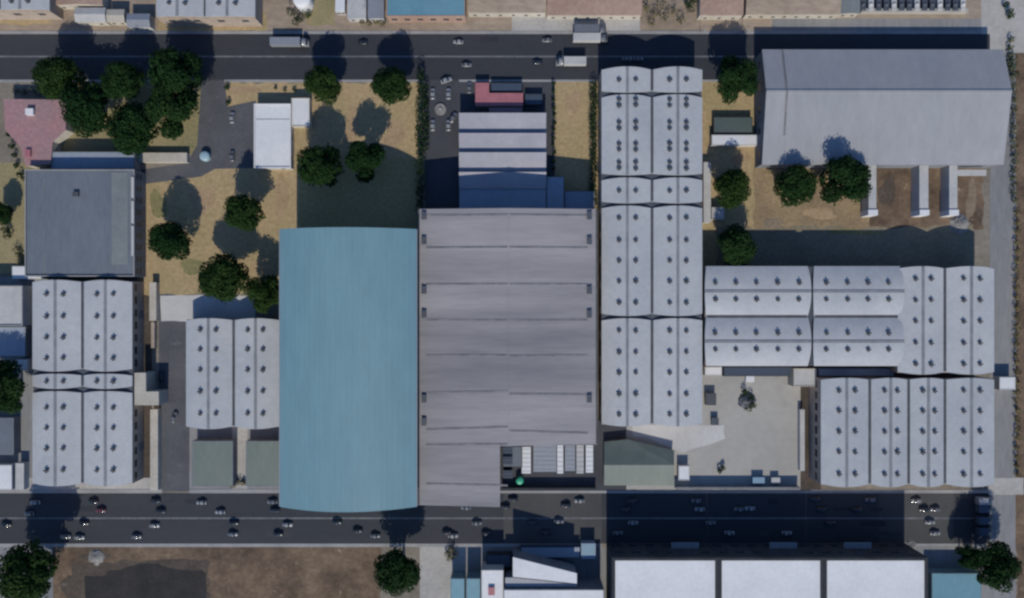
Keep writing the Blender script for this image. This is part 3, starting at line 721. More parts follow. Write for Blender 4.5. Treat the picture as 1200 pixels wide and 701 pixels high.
# far left
flat('house', 'pale flat-roofed house at the picture edge above the dark edge tree', 'house', (-40, 335, 27, 382), 7.0, 'off_white', 'off_white', 0.3)
flat('shed', 'blue roofed shed between the pale edge house and the dark edge tree', 'shed', (-40, 383, 30, 418), 4.0, 'grey_wall', 'blue_sheet', 0.0)
flat('shed', 'small blue grey shed below the dark tree at picture edge', 'shed', (-30, 490, 16, 533), 4.5, 'grey_wall', 'slate_roof', 0.0)
flat('shed', 'white shed with two roof bays at the edge above the lower road', 'shed', (-20, 545, 14, 574), 4.0, 'off_white', 'white', 0.0)
flat('shed', 'narrow white shed between the brick hall and two-bay edge shed', 'shed', (18, 543, 28, 574), 3.5, 'off_white', 'off_white', 0.0)
flat('shed', 'white lean-to wedge near the join in the long twin-vaulted building', 'shed', (19, 421, 33, 434), 4.0, 'off_white', 'white', 0.0)

# loading yard
flat('dark_store', 'dark grey-roofed shed wedged between factory front and loading bays', 'shed', (589, 523, 612, 548), 5.0, 'dark_wall', 'slate_roof', 0.0)
for (x0, x1, y0, y1, mat, lab, h) in (
        (611.5, 622, 524, 555, 'white', 'narrow bright white trailer nearest the dark shed in the loading yard', 4.0),
        (625, 652, 522, 553, 'steel', 'wide grey container block in the middle of the loading yard', 3.6),
        (653, 660, 522, 555, 'white', 'narrow white trailer between the two grey container blocks', 4.1),
        (662, 674, 522, 552, 'steel', 'narrower grey container block in loading yard', 3.6),
        (675.5, 684, 522, 555, 'off_white', 'cream white trailer beside the narrower grey container block', 4.1),
        (686.5, 695, 522, 554, 'white', 'white trailer at the loading yard end beside the alley', 4.1)):
    X0, X1, Y0, Y1 = WX(x0, h), WX(x1, h), WY(y1, h), WY(y0, h)
    root = thing('trailer', lab, 'trailer', ((X0 + X1) / 2, (Y0 + Y1) / 2, 0), 'trailers in the loading yard')
    MB().box(X0, X1, Y0, Y1, 1.1, h).build('cargo_box', mat, root)
    m = MB()
    for k in range(6):
        yy = Y0 + (Y1 - Y0) * (k + .5) / 6; m.box(X0 + .15, X1 - .15, yy - .06, yy + .06, h + .003, h + .07)
    m.build('roof_rib', 'steel', root)
    MB().box(X0 + .5, X1 - .5, Y0 + .4, Y1 - .4, 0.8, 1.097).build('chassis', 'dark_metal', root)
    for dy in (Y0 + 1.4, Y0 + 2.6, Y1 - 1.6):
        for xx in (X0 + .35, X1 - .35):
            m = MB(); m2 = MB(); m.wheel(0, 0, 0, .5, .3); m2.v = [(x + xx, y + dy, z + .5) for x, y, z in m.v]; 
            # axle runs across the trailer
            m2.v = [(xx + y, dy + x, z + .5) for x, y, z in m.v]; m2.f = m.f; m2.sm = m.sm
            m2.build('wheel', 'tyre', root)
gt = thing('tank', 'small bright green round tank in front of the factory loading yard', 'tank', W(609, 562, 0))
MB().cyl(gt.location.x, gt.location.y, 0, 2.2, 1.7, 1.7, 18).build('shell', 'green', gt); MB().dome(gt.location.x, gt.location.y, 2.2, 1.7, .7, 18).build('lid', 'green', gt)
low_wall('boundary_wall', 'low dark wall closing the loading yard along the lower road', 'wall', (588, 572, 699, 575), 3.0, 'dark_wall')
for i, (y, lab) in enumerate(((527, 'topmost dark crate stacked along the factory side in the loading yard'), (540, 'second dark crate from the top beside the dark grey shed'),
                              (556, 'lowest dark crate beside the green tank'))):
    c = W(595, y, 6); 
    o = MB()
    o.box(c.x - 2, c.x + 2, c.y - 1.6, c.y + 1.6, 0, 5.9); o.box(c.x - 2.1, c.x + 2.1, c.y - 1.7, c.y + 1.7, 5.903, 6.1)
    for k in (-1, 1): o.box(c.x - 2.06, c.x + 2.06, c.y + k * .8 - .1, c.y + k * .8 + .1, 6.103, 6.2)
    tag(o.build('crate', 'navy', None, (c.x, c.y, 0)), lab, 'crate', 'dark crates in the loading yard')

# dark green roof and concrete yard
def darkshed():
    h, r = 2.8, 1.3
    pts = [(708, 518), (736, 515), (790, 528), (790, 545), (790, 569), (708, 569), (708, 545)]
    zz = [h, h, h, h + r, h, h, h + r]
    P = [(WX(x, z), WY(y, z)) for (x, y), z in zip(pts, zz)]
    root = thing('shed', 'dark grey-green gabled shed with slanted edge beside the concrete yard', 'shed', (P[0][0] + 10, P[0][1] - 8, 0))
    cx = sum(p[0] for p in P) / 7; cy = sum(p[1] for p in P) / 7
    Q = [(cx + (x - cx) * .98, cy + (y - cy) * .98) for x, y in P]
    m = MB(); m.prism(Q, 0, [z - .35 for z in zz]); m.build('wall', 'grey_wall', root)
    for idx, mt in (((6, 3, 2, 1, 0), 'darkgreen_roof'), ((5, 4, 3, 6), 'greygreen')):  # north slope in a darker sheet: its shade is put into the colour
        m = MB(); v = [(P[i][0], P[i][1], zz[i]) for i in idx]; n = len(v)
        m.add(v + [(a, b, c - .2) for a, b, c in v], [tuple(range(n)), tuple(range(2 * n - 1, n - 1, -1))] + [(i, n + i, n + (i + 1) % n, (i + 1) % n) for i in range(n)])
        m.build('roof', mt, root)
darkshed()
low_wall('boundary_wall', 'thin dark wall along the concrete yard edge on the lower road', 'wall', (792, 571, 938, 573.5), 3.2, 'grey_wall')
flat('cabin', 'small white cabin beside the dark green shed in the concrete yard corner', 'cabin', (795, 546, 808, 563), 3.0, 'off_white', 'white', 0.1)
flat('cabin', 'low white slab roof at the foot of the crosswise vaults', 'shelter', (826, 430, 846, 440), 3.5, 'off_white', 'white', 0.0)
flat('annex', 'dark strip standing for the shade under the crosswise vaults by the yard', 'annex', (848, 430, 928, 441), 3.2, 'dark_wall', 'navy', 0.0)  # added dark slab painting the shade band at the hall's foot
flat('cabin', 'cream white cube at the head of the brown strip between yard and four vaults', 'cabin', (930, 432, 957, 453), 6.5, 'cream', 'off_white', 0.15)
low_wall('covered_walk', 'thin white walkway roof in the brown strip beside the four vaults', 'walkway', (937.5, 480, 943, 552), 2.6, 'off_white')
flat('cabin', 'small white gatehouse in the lane beside the twin-vaulted block', 'cabin', (1171, 442, 1190, 457), 4.0, 'off_white', 'white', 0.1)
flat('annex', 'blue strip standing for the shadow between crosswise vaults and four vaults', 'annex', (959, 431.5, 1048, 441), 6.0, 'grey_wall', 'blue_sheet', 0.0)  # added slab, its blue colour stands for the shadow in this gap
low_wall('covered_walk', 'narrow white walkway roof on the grass side of the five-section building', 'walkway', (824.5, 190, 833, 261), 3.2, 'off_white')
flat('cabin', 'small cream white porch at end of the walkway beside the five-section building', 'porch', (834, 243, 849, 257), 3.4, 'cream', 'off_white', 0.0)
flat('cabin', 'long white slab roof between two garden trees beside the pale grey warehouse', 'shelter', (834, 158, 890, 170), 3.6, 'off_white', 'white', 0.0)
flat('cabin', 'dark low roof just above the white slab roof in the garden', 'shelter', (836, 137, 882, 156), 2.8, 'dark_wall', 'darkgreen_roof', 0.0)
for (x, y, w, d, h, mat, lab, nm) in (
        (833, 468, 4.5, 5.0, 2.4, 'vent_metal', 'grey steel tank cabinet in the yard beside the five-section building', 'cabinet'),
        (838, 494, 3.0, 3.0, 1.8, 'dark_metal', 'dark square plant cabinet below the grey one in the yard', 'cabinet'),
        (889, 563, 5.0, 2.4, 2.0, 'bluebox', 'pale blue box by the yard wall on the lower road', 'container'),
        (909, 563, 3.6, 2.2, 1.8, 'off_white', 'pale white box next to the blue one by the yard wall', 'container'),
        (879, 443, 3.4, 3.4, 2.2, 'white', 'little white hut under the crosswise vaults in the yard', 'hut')):
    c = W(x, y, h); o = thing(nm, lab, nm, (c.x, c.y, 0))
    MB().box(c.x - w / 2, c.x + w / 2, c.y - d / 2, c.y + d / 2, 0, h).build('body', mat, o)
    MB().box(c.x - w / 2 - .12, c.x + w / 2 + .12, c.y - d / 2 - .12, c.y + d / 2 + .12, h + .003, h + .14).build('lid', mat, o)
    MB().box(c.x - .5, c.x + .5, c.y - d / 2 - .05, c.y - d / 2 + .02, .1, h * .8).build('door', 'door', o)

# north strip
vaults('vaulted_hall', 'white twin-vaulted roof end cut by the picture edge above the upper road', 'y', [183, 240, 299], [(-110, 19, [-60, -40, -20, 4])], eave=9.5, rise=3.0,
       openings=[('S', 4, 5, 3, 2, 'glass', 'window')])
vaults('vaulted_hall', 'white vaulted roof end in the top corner above the upper road', 'y', [-60, 0, 58], [(-110, 11, [-60, -40, -20, 2])], eave=9.5, rise=3.0,
       openings=[('S', 4, 5, 3, 2, 'glass', 'window')])
flat('building', 'teal flat roof cut by picture edge beyond the upper road', 'building', (453, -80, 545, 19), 7.0, 'pink_roof', 'teal_bright', 0.1,
     openings=[('S', 6, 2.5, 2.5, 1.8, 'glass', 'window')])
def gable(name, label, cat, px, h, r, wmat, rmat, axis='x'):
    x0, y0, x1, y1 = px
    X0, X1, Y0, Y1 = WX(x0, h), WX(x1, h), WY(y1, h), WY(y0, h)
    root = thing(name, label, cat, ((X0 + X1) / 2, (Y0 + Y1) / 2, 0))
    if axis == 'x':
        c = (Y0 + Y1) / 2; prof = [(Y0 + .2, 0), (Y1 - .2, 0), (Y1 - .2, h - .25), (c, h + r - .25), (Y0 + .2, h - .25)]
        f = lambda l, a, z: (l, a, z); l0, l1 = X0, X1; a0, a1 = Y0, Y1
    else:
        c = (X0 + X1) / 2; prof = [(X0 + .2, 0), (X1 - .2, 0), (X1 - .2, h - .25), (c, h + r - .25), (X0 + .2, h - .25)]
        f = lambda l, a, z: (a, l, z); l0, l1 = Y0, Y1; a0, a1 = X0, X1
    m = MB(); vs = [f(l0 + .2, a, z) for a, z in prof] + [f(l1 - .2, a, z) for a, z in prof]
    m.add(vs, [(0, 1, 2, 3, 4), (9, 8, 7, 6, 5)] + [(i, 5 + i, 5 + (i + 1) % 5, (i + 1) % 5) for i in range(5)]); m.build('wall', wmat, root)
    for (aa, za, ab, zb) in ((a0, h, c, h + r), (c, h + r, a1, h)):
        v = [f(l0, aa, za), f(l1, aa, za), f(l1, ab, zb), f(l0, ab, zb)]
        m = MB(); m.add(v + [(x, y, z - .2) for x, y, z in v], [(0, 1, 2, 3), (7, 6, 5, 4), (0, 4, 5, 1), (1, 5, 6, 2), (2, 6, 7, 3), (3, 7, 4, 0)]); m.build('roof', rmat, root)
    wall_openings(root, X0 + .2, X1 - .2, Y0 + .2, Y1 - .2, 'S', max(2, int((X1 - X0) / 5)), 1.2, 1.4, 1.2)
    return root
gable('house', 'cream roofed house above the upper road between the two white vaulted roofs', 'house', (88, 9, 124, 26), 4.5, 0.8, 'cream', 'off_white')
gable('house', 'small pinkish cream house next to the cream roofed one above the road', 'house', (125, 11, 146, 26), 4.0, 0.6, 'cream', 'cream')
gable('house', 'pale grey hut at the kerb beside the white twin vaults', 'house', (149, 16, 176, 32), 4.5, 0.8, 'off_white', 'steel')
gable('house', 'brown roofed house cut by the picture edge above the cream house', 'house', (62, -40, 120, 6), 5.0, 1.2, 'cream', 'pink_roof', 'y')
tk = thing('water_tank', 'white domed tank at the picture edge above the upper road', 'tank', W(353, -2, 6))
tk.location.z = 0
MB().cyl(tk.location.x, tk.location.y, 0, 5.5, 3.9, 3.9, 20).build('shell', 'white', tk); MB().dome(tk.location.x, tk.location.y, 5.5, 3.9, 1.4, 20).build('lid', 'white', tk)
gable('shed', 'small white shed beyond the road between domed tank and teal roof', 'shed', (393, -15, 404, 14), 4.0, .5, 'off_white', 'white', 'y')
gable('shed', 'grey roofed shed beside the teal flat roof beyond the road', 'shed', (407, -40, 429, 22), 4.0, .6, 'off_white', 'off_white', 'y')
gable('shed', 'pale grey shed touching the teal flat roof beyond the road', 'shed', (431, -40, 450, 22), 4.0, .6, 'off_white', 'steel', 'y')
gable('house', 'long tan roofed house beside the teal flat roof at the top edge', 'house', (548, -40, 640, 15), 5.0, 1.4, 'cream', 'tan_roof')
gable('house', 'house with reddish roof strip at the top edge above the white trucks', 'house', (641, -40, 752, 18), 5.0, 1.4, 'cream', 'pink_roof')
gable('house', 'pink roofed house at the top edge above the garden shadow', 'house', (820, -40, 871, 18), 5.5, 1.2, 'cream', 'pink_roof')
gable('house', 'wide tan roofed house at the top edge above the pale grey warehouse', 'house', (874, -40, 985, 17), 5.0, 1.4, 'cream', 'tan_roof')
gable('house', 'grey roofed house at the top edge beside the pipe rack', 'house', (985, -40, 1008, 16), 4.5, .8, 'cream', 'slate_pale', 'y')
pr = thing('pipe_rack', 'row of dark and white pipe racks at top edge above the warehouse', 'rack', W(1070, 5, 3)); pr.location.z = 0
for i, x in enumerate(range(1012, 1130, 9)):
    c = W(x, 4, 3); m = MB(); m.box(c.x - 1.1, c.x + 1.1, c.y - 3, c.y + 2.2, 0, 3.0); m.dome(c.x, c.y - .4, 3.003, .95, .6, 10); m.build('rack_unit', 'dark_metal' if i % 3 != 1 else 'off_white', pr)
m = MB(); c0 = W(1010, 14, 2.4); c1 = W(1135, 10, 2.4); m.box(c0.x, c1.x, c0.y, c1.y, 0, 2.4); m.build('base_wall', 'concrete', pr)

# south strip
wb = None
for (x0, x1, lab) in ((720.1, 838.7, 'white flat roofed depot block next to the blue shed cluster below lower road'), (844.9, 961.9, 'middle one of three white flat depot roofs below the lower road'),
                      (968.1, 1084, 'white flat depot block beside the small teal roof below lower road')):
    h = 17.0
    f = flat('depot', lab, 'building', (x0 - 3, 653, x1 + 3, 800), h, 'dark_wall', 'white', 0.15, 'white depot blocks below the lower road',
         openings=[('N', 6, 2.0, 3.6, 3.0, 'glass', 'window'), ('N', 6, 10.5, 3.6, 2.4, 'glass', 'window')], capmat='dark_wall')
    X0, X1, Y0, Y1 = f['_b']
    for px in ((803,) if x0 < 800 else (918,) if x0 < 900 else (1005,)):
        c = WX(px, 7); q = MB(); q.box(c - 6, c + 6, Y1 + .003, Y1 + 2.6, 6.8, 7.1); q.build('canopy', 'steel', f)
    m = MB(); m.ring(X0 + .36, X1 - .36, Y0 + .36, Y1 - .36, 1.0, h + .003, h + .3); m.build('roof_kerb', 'dark_wall', f)
flat('shed', 'small teal flat roof beside the lane below the lower road', 'shed', (1092, 672, 1150, 800), 6.0, 'teal_wall', 'teal_bright', 0.0)
flat('shed', 'turquoise roof with a dark gap, below the beige forecourt on the lower road', 'shed', (528, 678, 544.5, 790), 8.0, 'teal_wall', 'teal_bright', 0.0)
flat('shed', 'turquoise roof touching the white cube, below the lower road', 'shed', (546.5, 678, 563, 790), 8.0, 'teal_wall', 'teal_bright', 0.0)
cu = flat('cabin', 'white cube with a red hatch beside the turquoise roofs', 'cabin', (564, 668, 590, 790), 10.0, 'off_white', 'white', 0.2)
unit_on(cu, 576, 692, 10, 2.6, 3.2, .8, 'red_bright', 'roof_hatch')
poly_building('workshop', 'white wedge-shaped roof in the blue shed cluster below the lower road', 'shed', [(601, 653), (676, 672), (676, 684), (601, 676)], 12.5, 'grey_wall', 'white')
poly_building('workshop', 'grey roof strip between the white wedge and the long white slab', 'shed', [(592, 677), (601, 677), (676, 685), (676, 688), (592, 688)], 11.0, 'grey_wall', 'steel')
flat('workshop', 'long white slab roof at the bottom edge beside the depot alley', 'building', (590, 691, 708, 800), 12.5, 'grey_wall', 'white', 0.0)
flat('blue_slab', 'long blue slab standing for shaded pavement along the blue shed cluster', 'awning', (610, 641, 680, 654), 3.2, 'navy', 'blue_sheet', 0.0)  # added slab painted blue for the pavement lying in shade
flat('blue_slab', 'pale blue square roof beside the depot alley at the lower road', 'kiosk', (681, 637, 698, 655), 4.2, 'blue_sheet', 'bluebox', 0.0)
flat('storage_box', 'dark storage box at the kerb between turquoise roofs and the long blue slab', 'container', (570, 650, 599, 665), 4.0, 'dark_wall', 'navy', 0.0)

# round things and bits
t0 = thing('water_tank', 'pale blue round tank standing in the driveway corner', 'tank', W(240, 183, 1.5)); t0.location.z = 0
MB().cyl(t0.location.x, t0.location.y, 0, 1.9, 2.2, 2.2, 20).build('shell', 'tank_blue', t0); MB().dome(t0.location.x, t0.location.y, 1.9, 2.2, .6, 20).build('lid', 'tank_blue', t0)
t1 = thing('fountain', 'round grey stone basin between four white cars in the parking lot', 'fountain', W(516, 128, 0.6)); t1.location.z = 0
x, y = t1.location.x, t1.location.y
MB().cyl(x, y, 0, .7, 2.6, 2.5, 20).build('basin', 'rubble', t1); MB().cyl(x, y, .7, 1.7, .45, .3, 12).build('pedestal', 'off_white', t1)
def heap(label, px, py, r, h, mat, group=None):
    c = W(px, py, h / 2); m = MB(); n = 18; mm = 6; vs = []
    for j in range(mm + 1):
        for i in range(n):
            t = 2 * math.pi * i / n; a = j / mm
            rr = r * (1 - a) * (1 + random.uniform(-.18, .18)) + .02; vs.append((c.x + rr * math.cos(t), c.y + rr * math.sin(t), h * (a ** .8) * (1 + random.uniform(-.1, .1)) - .05))
    fs = [(j * n + i, j * n + (i + 1) % n, (j + 1) * n + (i + 1) % n, (j + 1) * n + i) for j in range(mm) for i in range(n)]
    m.add(vs, fs + [tuple(range(mm * n, mm * n + n))], False)
    return tag(m.build('heap', mat, None, (c.x, c.y, 0)), label, 'heap', group)
heap('grey rubble heap at the foot of the last buttress beside the lane', 1126, 262, 4.5, 1.8, 'rubble')
heap('pale sand heap on the dirt lot beside the kerb, near the big edge tree', 112, 653, 3.6, 1.4, 'rubble')
heap('pale stone heap at the corner of the depot by the kerb', 1068, 641, 3.0, 1.2, 'rubble')
heap('dark soil heap in the middle of the concrete yard', 876, 470, 4.0, 2.4, 'dark_metal')

# ------------------------------------------------------------------ trees and hedges
def leaf_quads(m, c, r, n, size, squash=0.85, shell=0.55):
    for _ in range(n):
        d = Vector((random.gauss(0, 1), random.gauss(0, 1), random.gauss(0, 1))).normalized()
        rr = r * (shell + (1 - shell) * random.random() ** 0.6)
        p = Vector(c) + Vector((d.x * rr, d.y * rr, d.z * rr * squash))
        nr = (d + Vector((random.gauss(0, .4), random.gauss(0, .4), random.gauss(0, .4) + .3))).normalized()
        u = nr.orthogonal().normalized(); w = nr.cross(u)
        a = random.uniform(0, 6.28); u, w = u * math.cos(a) + w * math.sin(a), w * math.cos(a) - u * math.sin(a)
        s = size * random.uniform(.6, 1.3)
        m.add([p - u * s, p - w * s * .55, p + u * s, p + w * s * .55], [(0, 1, 2, 3)])

def make_tree(seed):
    """unit: crown radius 9 m, crown middle 11 m up"""
    random.seed(seed)
    tr = MB(); tr.tube((0, 0, -.3), (0, 0, 2.2), .62, .48, 10); tr.tube((0, 0, 2.1), (.3, .1, 9), .48, .22, 9)
    cr = MB()
    lobes = []
    for i in range(15):
        a = i * 2.4 + random.uniform(-.4, .4); el = random.uniform(-.5, 1.0)
        rad = random.uniform(4.6, 6.1) * (1 - .35 * max(0, el))
        p = Vector((rad * math.cos(a), rad * math.sin(a), 11 + 5.0 * el)); lobes.append((p, random.uniform(2.5, 3.7)))
    lobes.append((Vector((0, 0, 15.5)), 3.6)); lobes.append((Vector((.5, -.6, 11)), 4.6))
    for p, r in lobes:
        st = Vector((p.x * .12, p.y * .12, 4.5 + random.uniform(0, 3)))
        tr.tube(st, p, .2, .06, 6)
        leaf_quads(cr, p, r, int(40 * r * r), .5)
    for _ in range(140):
        p, r = random.choice(lobes); leaf_quads(cr, p, r * 1.18, 1, .55, shell=.95)
    return tr.mesh('trunk', 'bark'), cr.mesh('crown', 'leaf')
TM = [make_tree(100 + i) for i in range(5)]
random.seed(21)
def tree(label, px, py, r_px, zc=11.0, group='trees of the works grounds', name='tree', flat_=1.0):
    s = r_px * S * (1 - zc / HC) / 8.1
    sz = zc / 11.0
    c = W(px, py, zc); t, cr = TM[tree.i % 5]; tree.i += 1
    root = thing(name, label, 'tree', (c.x, c.y, 0), group)
    a = random.uniform(0, 6.28)
    for nm, me in (('trunk', t), ('crown', cr)):
        o = bpy.data.objects.new(nm, me); COL.objects.link(o); o.parent = root
    root.rotation_euler = (0, 0, a); root.scale = (s, s, sz * .55 + s * .45)
    return root
tree.i = 0
G = 'trees of the roadside grove'
tree('dark tree of the grove closest to the kerb above the red roof', 70, 93, 26, group=G)
tree('broad dark tree of the grove touching the red roof edge', 106, 127, 31, group=G)
tree('smallest dark tree in middle of the grove along the upper road', 146, 98, 26, group=G)
tree('tall dark tree of the grove leaning over the road beside driveway mouth', 207, 87, 30, 13, group=G)
tree('big dark tree of the grove halfway down the dark driveway', 205, 130, 31, 12, group=G)
tree('lowest dark tree of the grove above the blue shaded annex', 157, 152, 30, group=G)
tree('round kerbside tree beside the cream annex on the upper road', 378, 98, 22, 11)
tree('round kerbside tree between the tan lawn and the dark hedge', 458, 102, 24, 11)
tree('dark tree in the hall shadow nearer the white house', 376, 196, 26, 11)
tree('dark tree in the hall shadow nearer the dark hedge', 429, 188, 24, 11)
tree('lone round tree on tan lawn beside the blue grey office', 199, 283, 24, 11)
tree('round tree on tan lawn below the bright white house', 286, 250, 23.5, 11)
tree('large dark tree above the head of the short twin-vaulted building', 264, 327, 30, 11)
tree('dark tree tucked against the corner of the teal arched hall', 311, 343, 22, 9)
tree('tree at the garden head between five-section building and warehouse', 861, 93, 27, 11)
tree('tree beside the small cream porch in the garden strip', 857, 222, 23, 9)
tree('shaded tree at the corner of crosswise vaults and five-section building', 861, 290, 24, 8)
tree('smaller tree of the pair under the pale grey warehouse eaves', 931, 218, 25, 10)
tree('larger tree of the pair casting shadow on pale grey warehouse roof', 988, 211, 29, 12)
tree('dark tree at the picture edge beside the brick vaulted hall', 8, 455, 31, 9)
tree('small pale tree at the picture edge beside the blue grey office', 3, 250, 13, 6)
tree('huge tree at the bottom corner whose shadow crosses the lower road', 37, 669, 36, 14)
tree('upright dark tree between the dirt lot and beige forecourt', 467, 668, 29, 14)
tree('round tree at the lane corner beside the small teal roof', 1164, 662, 27, 11)
tree('dark smaller tree overlapping the lane corner tree beside the teal roof', 1136, 652, 15, 7)

def leafy(name, label, cat, pts, r, z, mat, n=60, group=None, kindname='foliage'):
    """hedge or shrub: leaf clumps along pixel points with woody stems"""
    c = W(*pts[len(pts) // 2], z); root = thing(name, label, cat, (c.x, c.y, 0), group)
    m = MB(); st = MB()
    for (x, y) in pts:
        q = W(x + random.uniform(-1, 1), y + random.uniform(-1, 1), z)
        rr = r * random.uniform(.75, 1.2)
        leaf_quads(m, (q.x, q.y, z * .62), rr, n, .42, z / rr * .6)
        st.tube((q.x, q.y, -.1), (q.x, q.y, z * .6), .12, .05, 6)
    m.build(kindname, mat, root); st.build('stem', 'bark', root)
    return root
leafy('hedge', 'tall dark hedge between the tan lawn and the parking lot', 'hedge', [(492, y) for y in range(82, 248, 6)], 2.3, 5.5, 'leaf2', 90)
leafy('hedge', 'low dark hedge row inside the parking lot edge', 'hedge', [(499, y) for y in range(100, 180, 8)], 1.5, 3.0, 'leaf2', 60)
leafy('hedge', 'dark shrub row along the five-section building beside the tan strip', 'hedge', [(696, y) for y in range(98, 246, 6)], 2.0, 4.0, 'leaf2', 80)
leafy('hedge', 'thin dark shrub row between tan strip and sawtooth workshop', 'hedge', [(649, y) for y in range(98, 200, 9)], 1.0, 2.0, 'leaf2', 40)
leafy('hedge', 'brown-green scrub row along the lane beside the warehouse gable end', 'hedge', [(1187 + (y > 90) * 4, y) for y in range(45, 240, 9)], 1.6, 2.5, 'leaf_dry', 60)
leafy('hedge', 'brown-green scrub row along the lane beside the four vaults', 'hedge', [(1194, y) for y in range(250, 560, 11)], 1.6, 2.2, 'leaf_dry', 60)
leafy('shrub', 'dark shrub by the lane at the very top corner', 'shrub', [(1185, 12), (1182, 4), (1187, 18)], 1.8, 3, 'leaf2', 80)
leafy('shrub', 'dark shrub by the lane end of the upper road', 'shrub', [(1188, 76), (1191, 86), (1189, 66)], 1.8, 3, 'leaf2', 80)
leafy('shrub', 'olive scrub clump at the top edge beside the pink roofed house', 'shrub', [(758, 8), (768, 14), (780, 20), (790, 12), (775, 4), (798, 22), (763, 24)], 2.2, 3.5, 'leaf_dry', 70)
leafy('shrub', 'dark dense bush at the top edge between scrub and pink roof', 'shrub', [(812, 6), (815, -4), (808, 0)], 2.6, 5, 'leaf2', 110)
leafy('shrub', 'dark leaf clump standing for the shadow below the domed tank', 'shrub', [(340, 12), (350, 18), (345, 24), (358, 14)], 2.4, 4, 'leaf2', 90)  # dark leaves put here as the cast shadow
leafy('shrub', 'small dark bush by the kerb between shed and teal roof', 'shrub', [(424, 24), (432, 26), (440, 25), (447, 27)], 1.4, 2.5, 'leaf_dry', 60)
leafy('shrub', 'grey bush on the beige forecourt beside the turquoise roofs', 'shrub', [(523, 650), (528, 645), (526, 656), (531, 651)], 1.8, 2.6, 'leaf_dry', 80)
leafy('shrub', 'dark bush in the concrete yard near the yard wall', 'shrub', [(844, 552), (847, 549)], 1.3, 2.2, 'leaf2', 70)
leafy('shrub', 'dark bush next to the soil heap in the concrete yard', 'shrub', [(882, 466), (874, 460), (878, 478), (884, 474)], 1.5, 2.6, 'leaf2', 80)
leafy('shrub', 'yellowish shrub at the foot of path between grey-green sheds', 'shrub', [(278, 565), (284, 567), (272, 568)], 1.5, 1.8, 'leaf_dry', 70)
leafy('shrub', 'dark creeping shrub between the red roof and the edge lawn', 'shrub', [(8, 158), (11, 170), (14, 182), (17, 194), (21, 205), (27, 208)], 1.2, 2.2, 'leaf2', 70)
leafy('shrub', 'dark brown shrub by the kerb above the red roof', 'shrub', [(16, 106), (26, 107), (36, 106), (45, 108)], 1.5, 2.2, 'leaf_dry', 60)
leafy('shrub', 'dark shrub near the edge lawn beside the white roofed shed', 'shrub', [(20, 300), (17, 292), (23, 306)], 1.7, 2.4, 'leaf_dry', 70)
leafy('shrub', 'dark edge bush beside the pale edge tree', 'shrub', [(3, 268), (5, 275)], 2.0, 3.2, 'leaf2', 90)
leafy('shrub', 'short bush at the driveway mouth on the upper road', 'shrub', [(264, 103), (266, 120)], 1.1, 1.8, 'leaf2', 60)
leafy('shrub', 'row of olive tufts on the tan lawn by the upper road', 'shrub', [(322, 104), (334, 105), (345, 104)], 1.0, 1.2, 'leaf_dry', 40)

# ------------------------------------------------------------------ vehicles
def loft(secs):
    """secs: list of (x, [(y,z)...]) closed rings of equal length"""
    m = MB(); n = len(secs[0][1]); vs = [(x, y, z) for x, ring in secs for y, z in ring]
    fs = [(j * n + i, j * n + (i + 1) % n, (j + 1) * n + (i + 1) % n, (j + 1) * n + i) for j in range(len(secs) - 1) for i in range(n)]
    m.add(vs, fs, True); m.add(vs, [tuple(range(n - 1, -1, -1)), tuple(range((len(secs) - 1) * n, len(secs) * n))])
    return m
def ring(w, z0, z1): return [(-w, z0), (w, z0), (w * 1.03, (z0 + z1) / 2), (w * .9, z1), (-w * .9, z1), (-w * 1.03, (z0 + z1) / 2)]
CAR_PARTS = {}
def car_meshes(col):
    if col in CAR_PARTS: return CAR_PARTS[col]
    body = loft([(-2.25, ring(.72, .4, .75)), (-2.1, ring(.86, .28, .9)), (-1.2, ring(.92, .25, .95)), (0.9, ring(.92, .25, .93)), (1.9, ring(.88, .27, .82)), (2.25, ring(.7, .38, .65))])
    glass = loft([(-1.75, ring(.78, .9, .93)), (-1.1, ring(.76, .9, 1.42)), (.25, ring(.76, .9, 1.42)), (1.05, ring(.8, .9, .94))])
    roof = loft([(-1.12, ring(.66, 1.40, 1.45)), (-.9, ring(.7, 1.40, 1.50)), (0.1, ring(.7, 1.40, 1.50)), (.3, ring(.66, 1.40, 1.45))])
    wh = MB(); wh.wheel(0, 0, 0, .33, .22)
    CAR_PARTS[col] = [('body', body.mesh('car_body', 'car_' + col), None), ('windows', glass.mesh('car_windows', 'glass'), None), ('roof', roof.mesh('car_roof', 'car_' + col), None)]
    wm = wh.mesh('car_wheel', 'tyre')
    for x in (-1.4, 1.4):
        for y in (-.83, .83): CAR_PARTS[col].append(('wheel', wm, (x, y, .33)))
    return CAR_PARTS[col]
def car(px, py, col, label, rot=0.0, s=0.98, group='cars on the lower road'):
    c = W(px, py, .7)
    root = thing('car', label, 'car', (c.x, c.y, Z4), group)
    for nm, me, loc in car_meshes(col):
        o = bpy.data.objects.new(nm, me); COL.objects.link(o); o.parent = root
        if loc: o.location = loc
    root.rotation_euler = (0, 0, R(rot + random.uniform(-1.5, 1.5))); root.scale = (s, s, s)
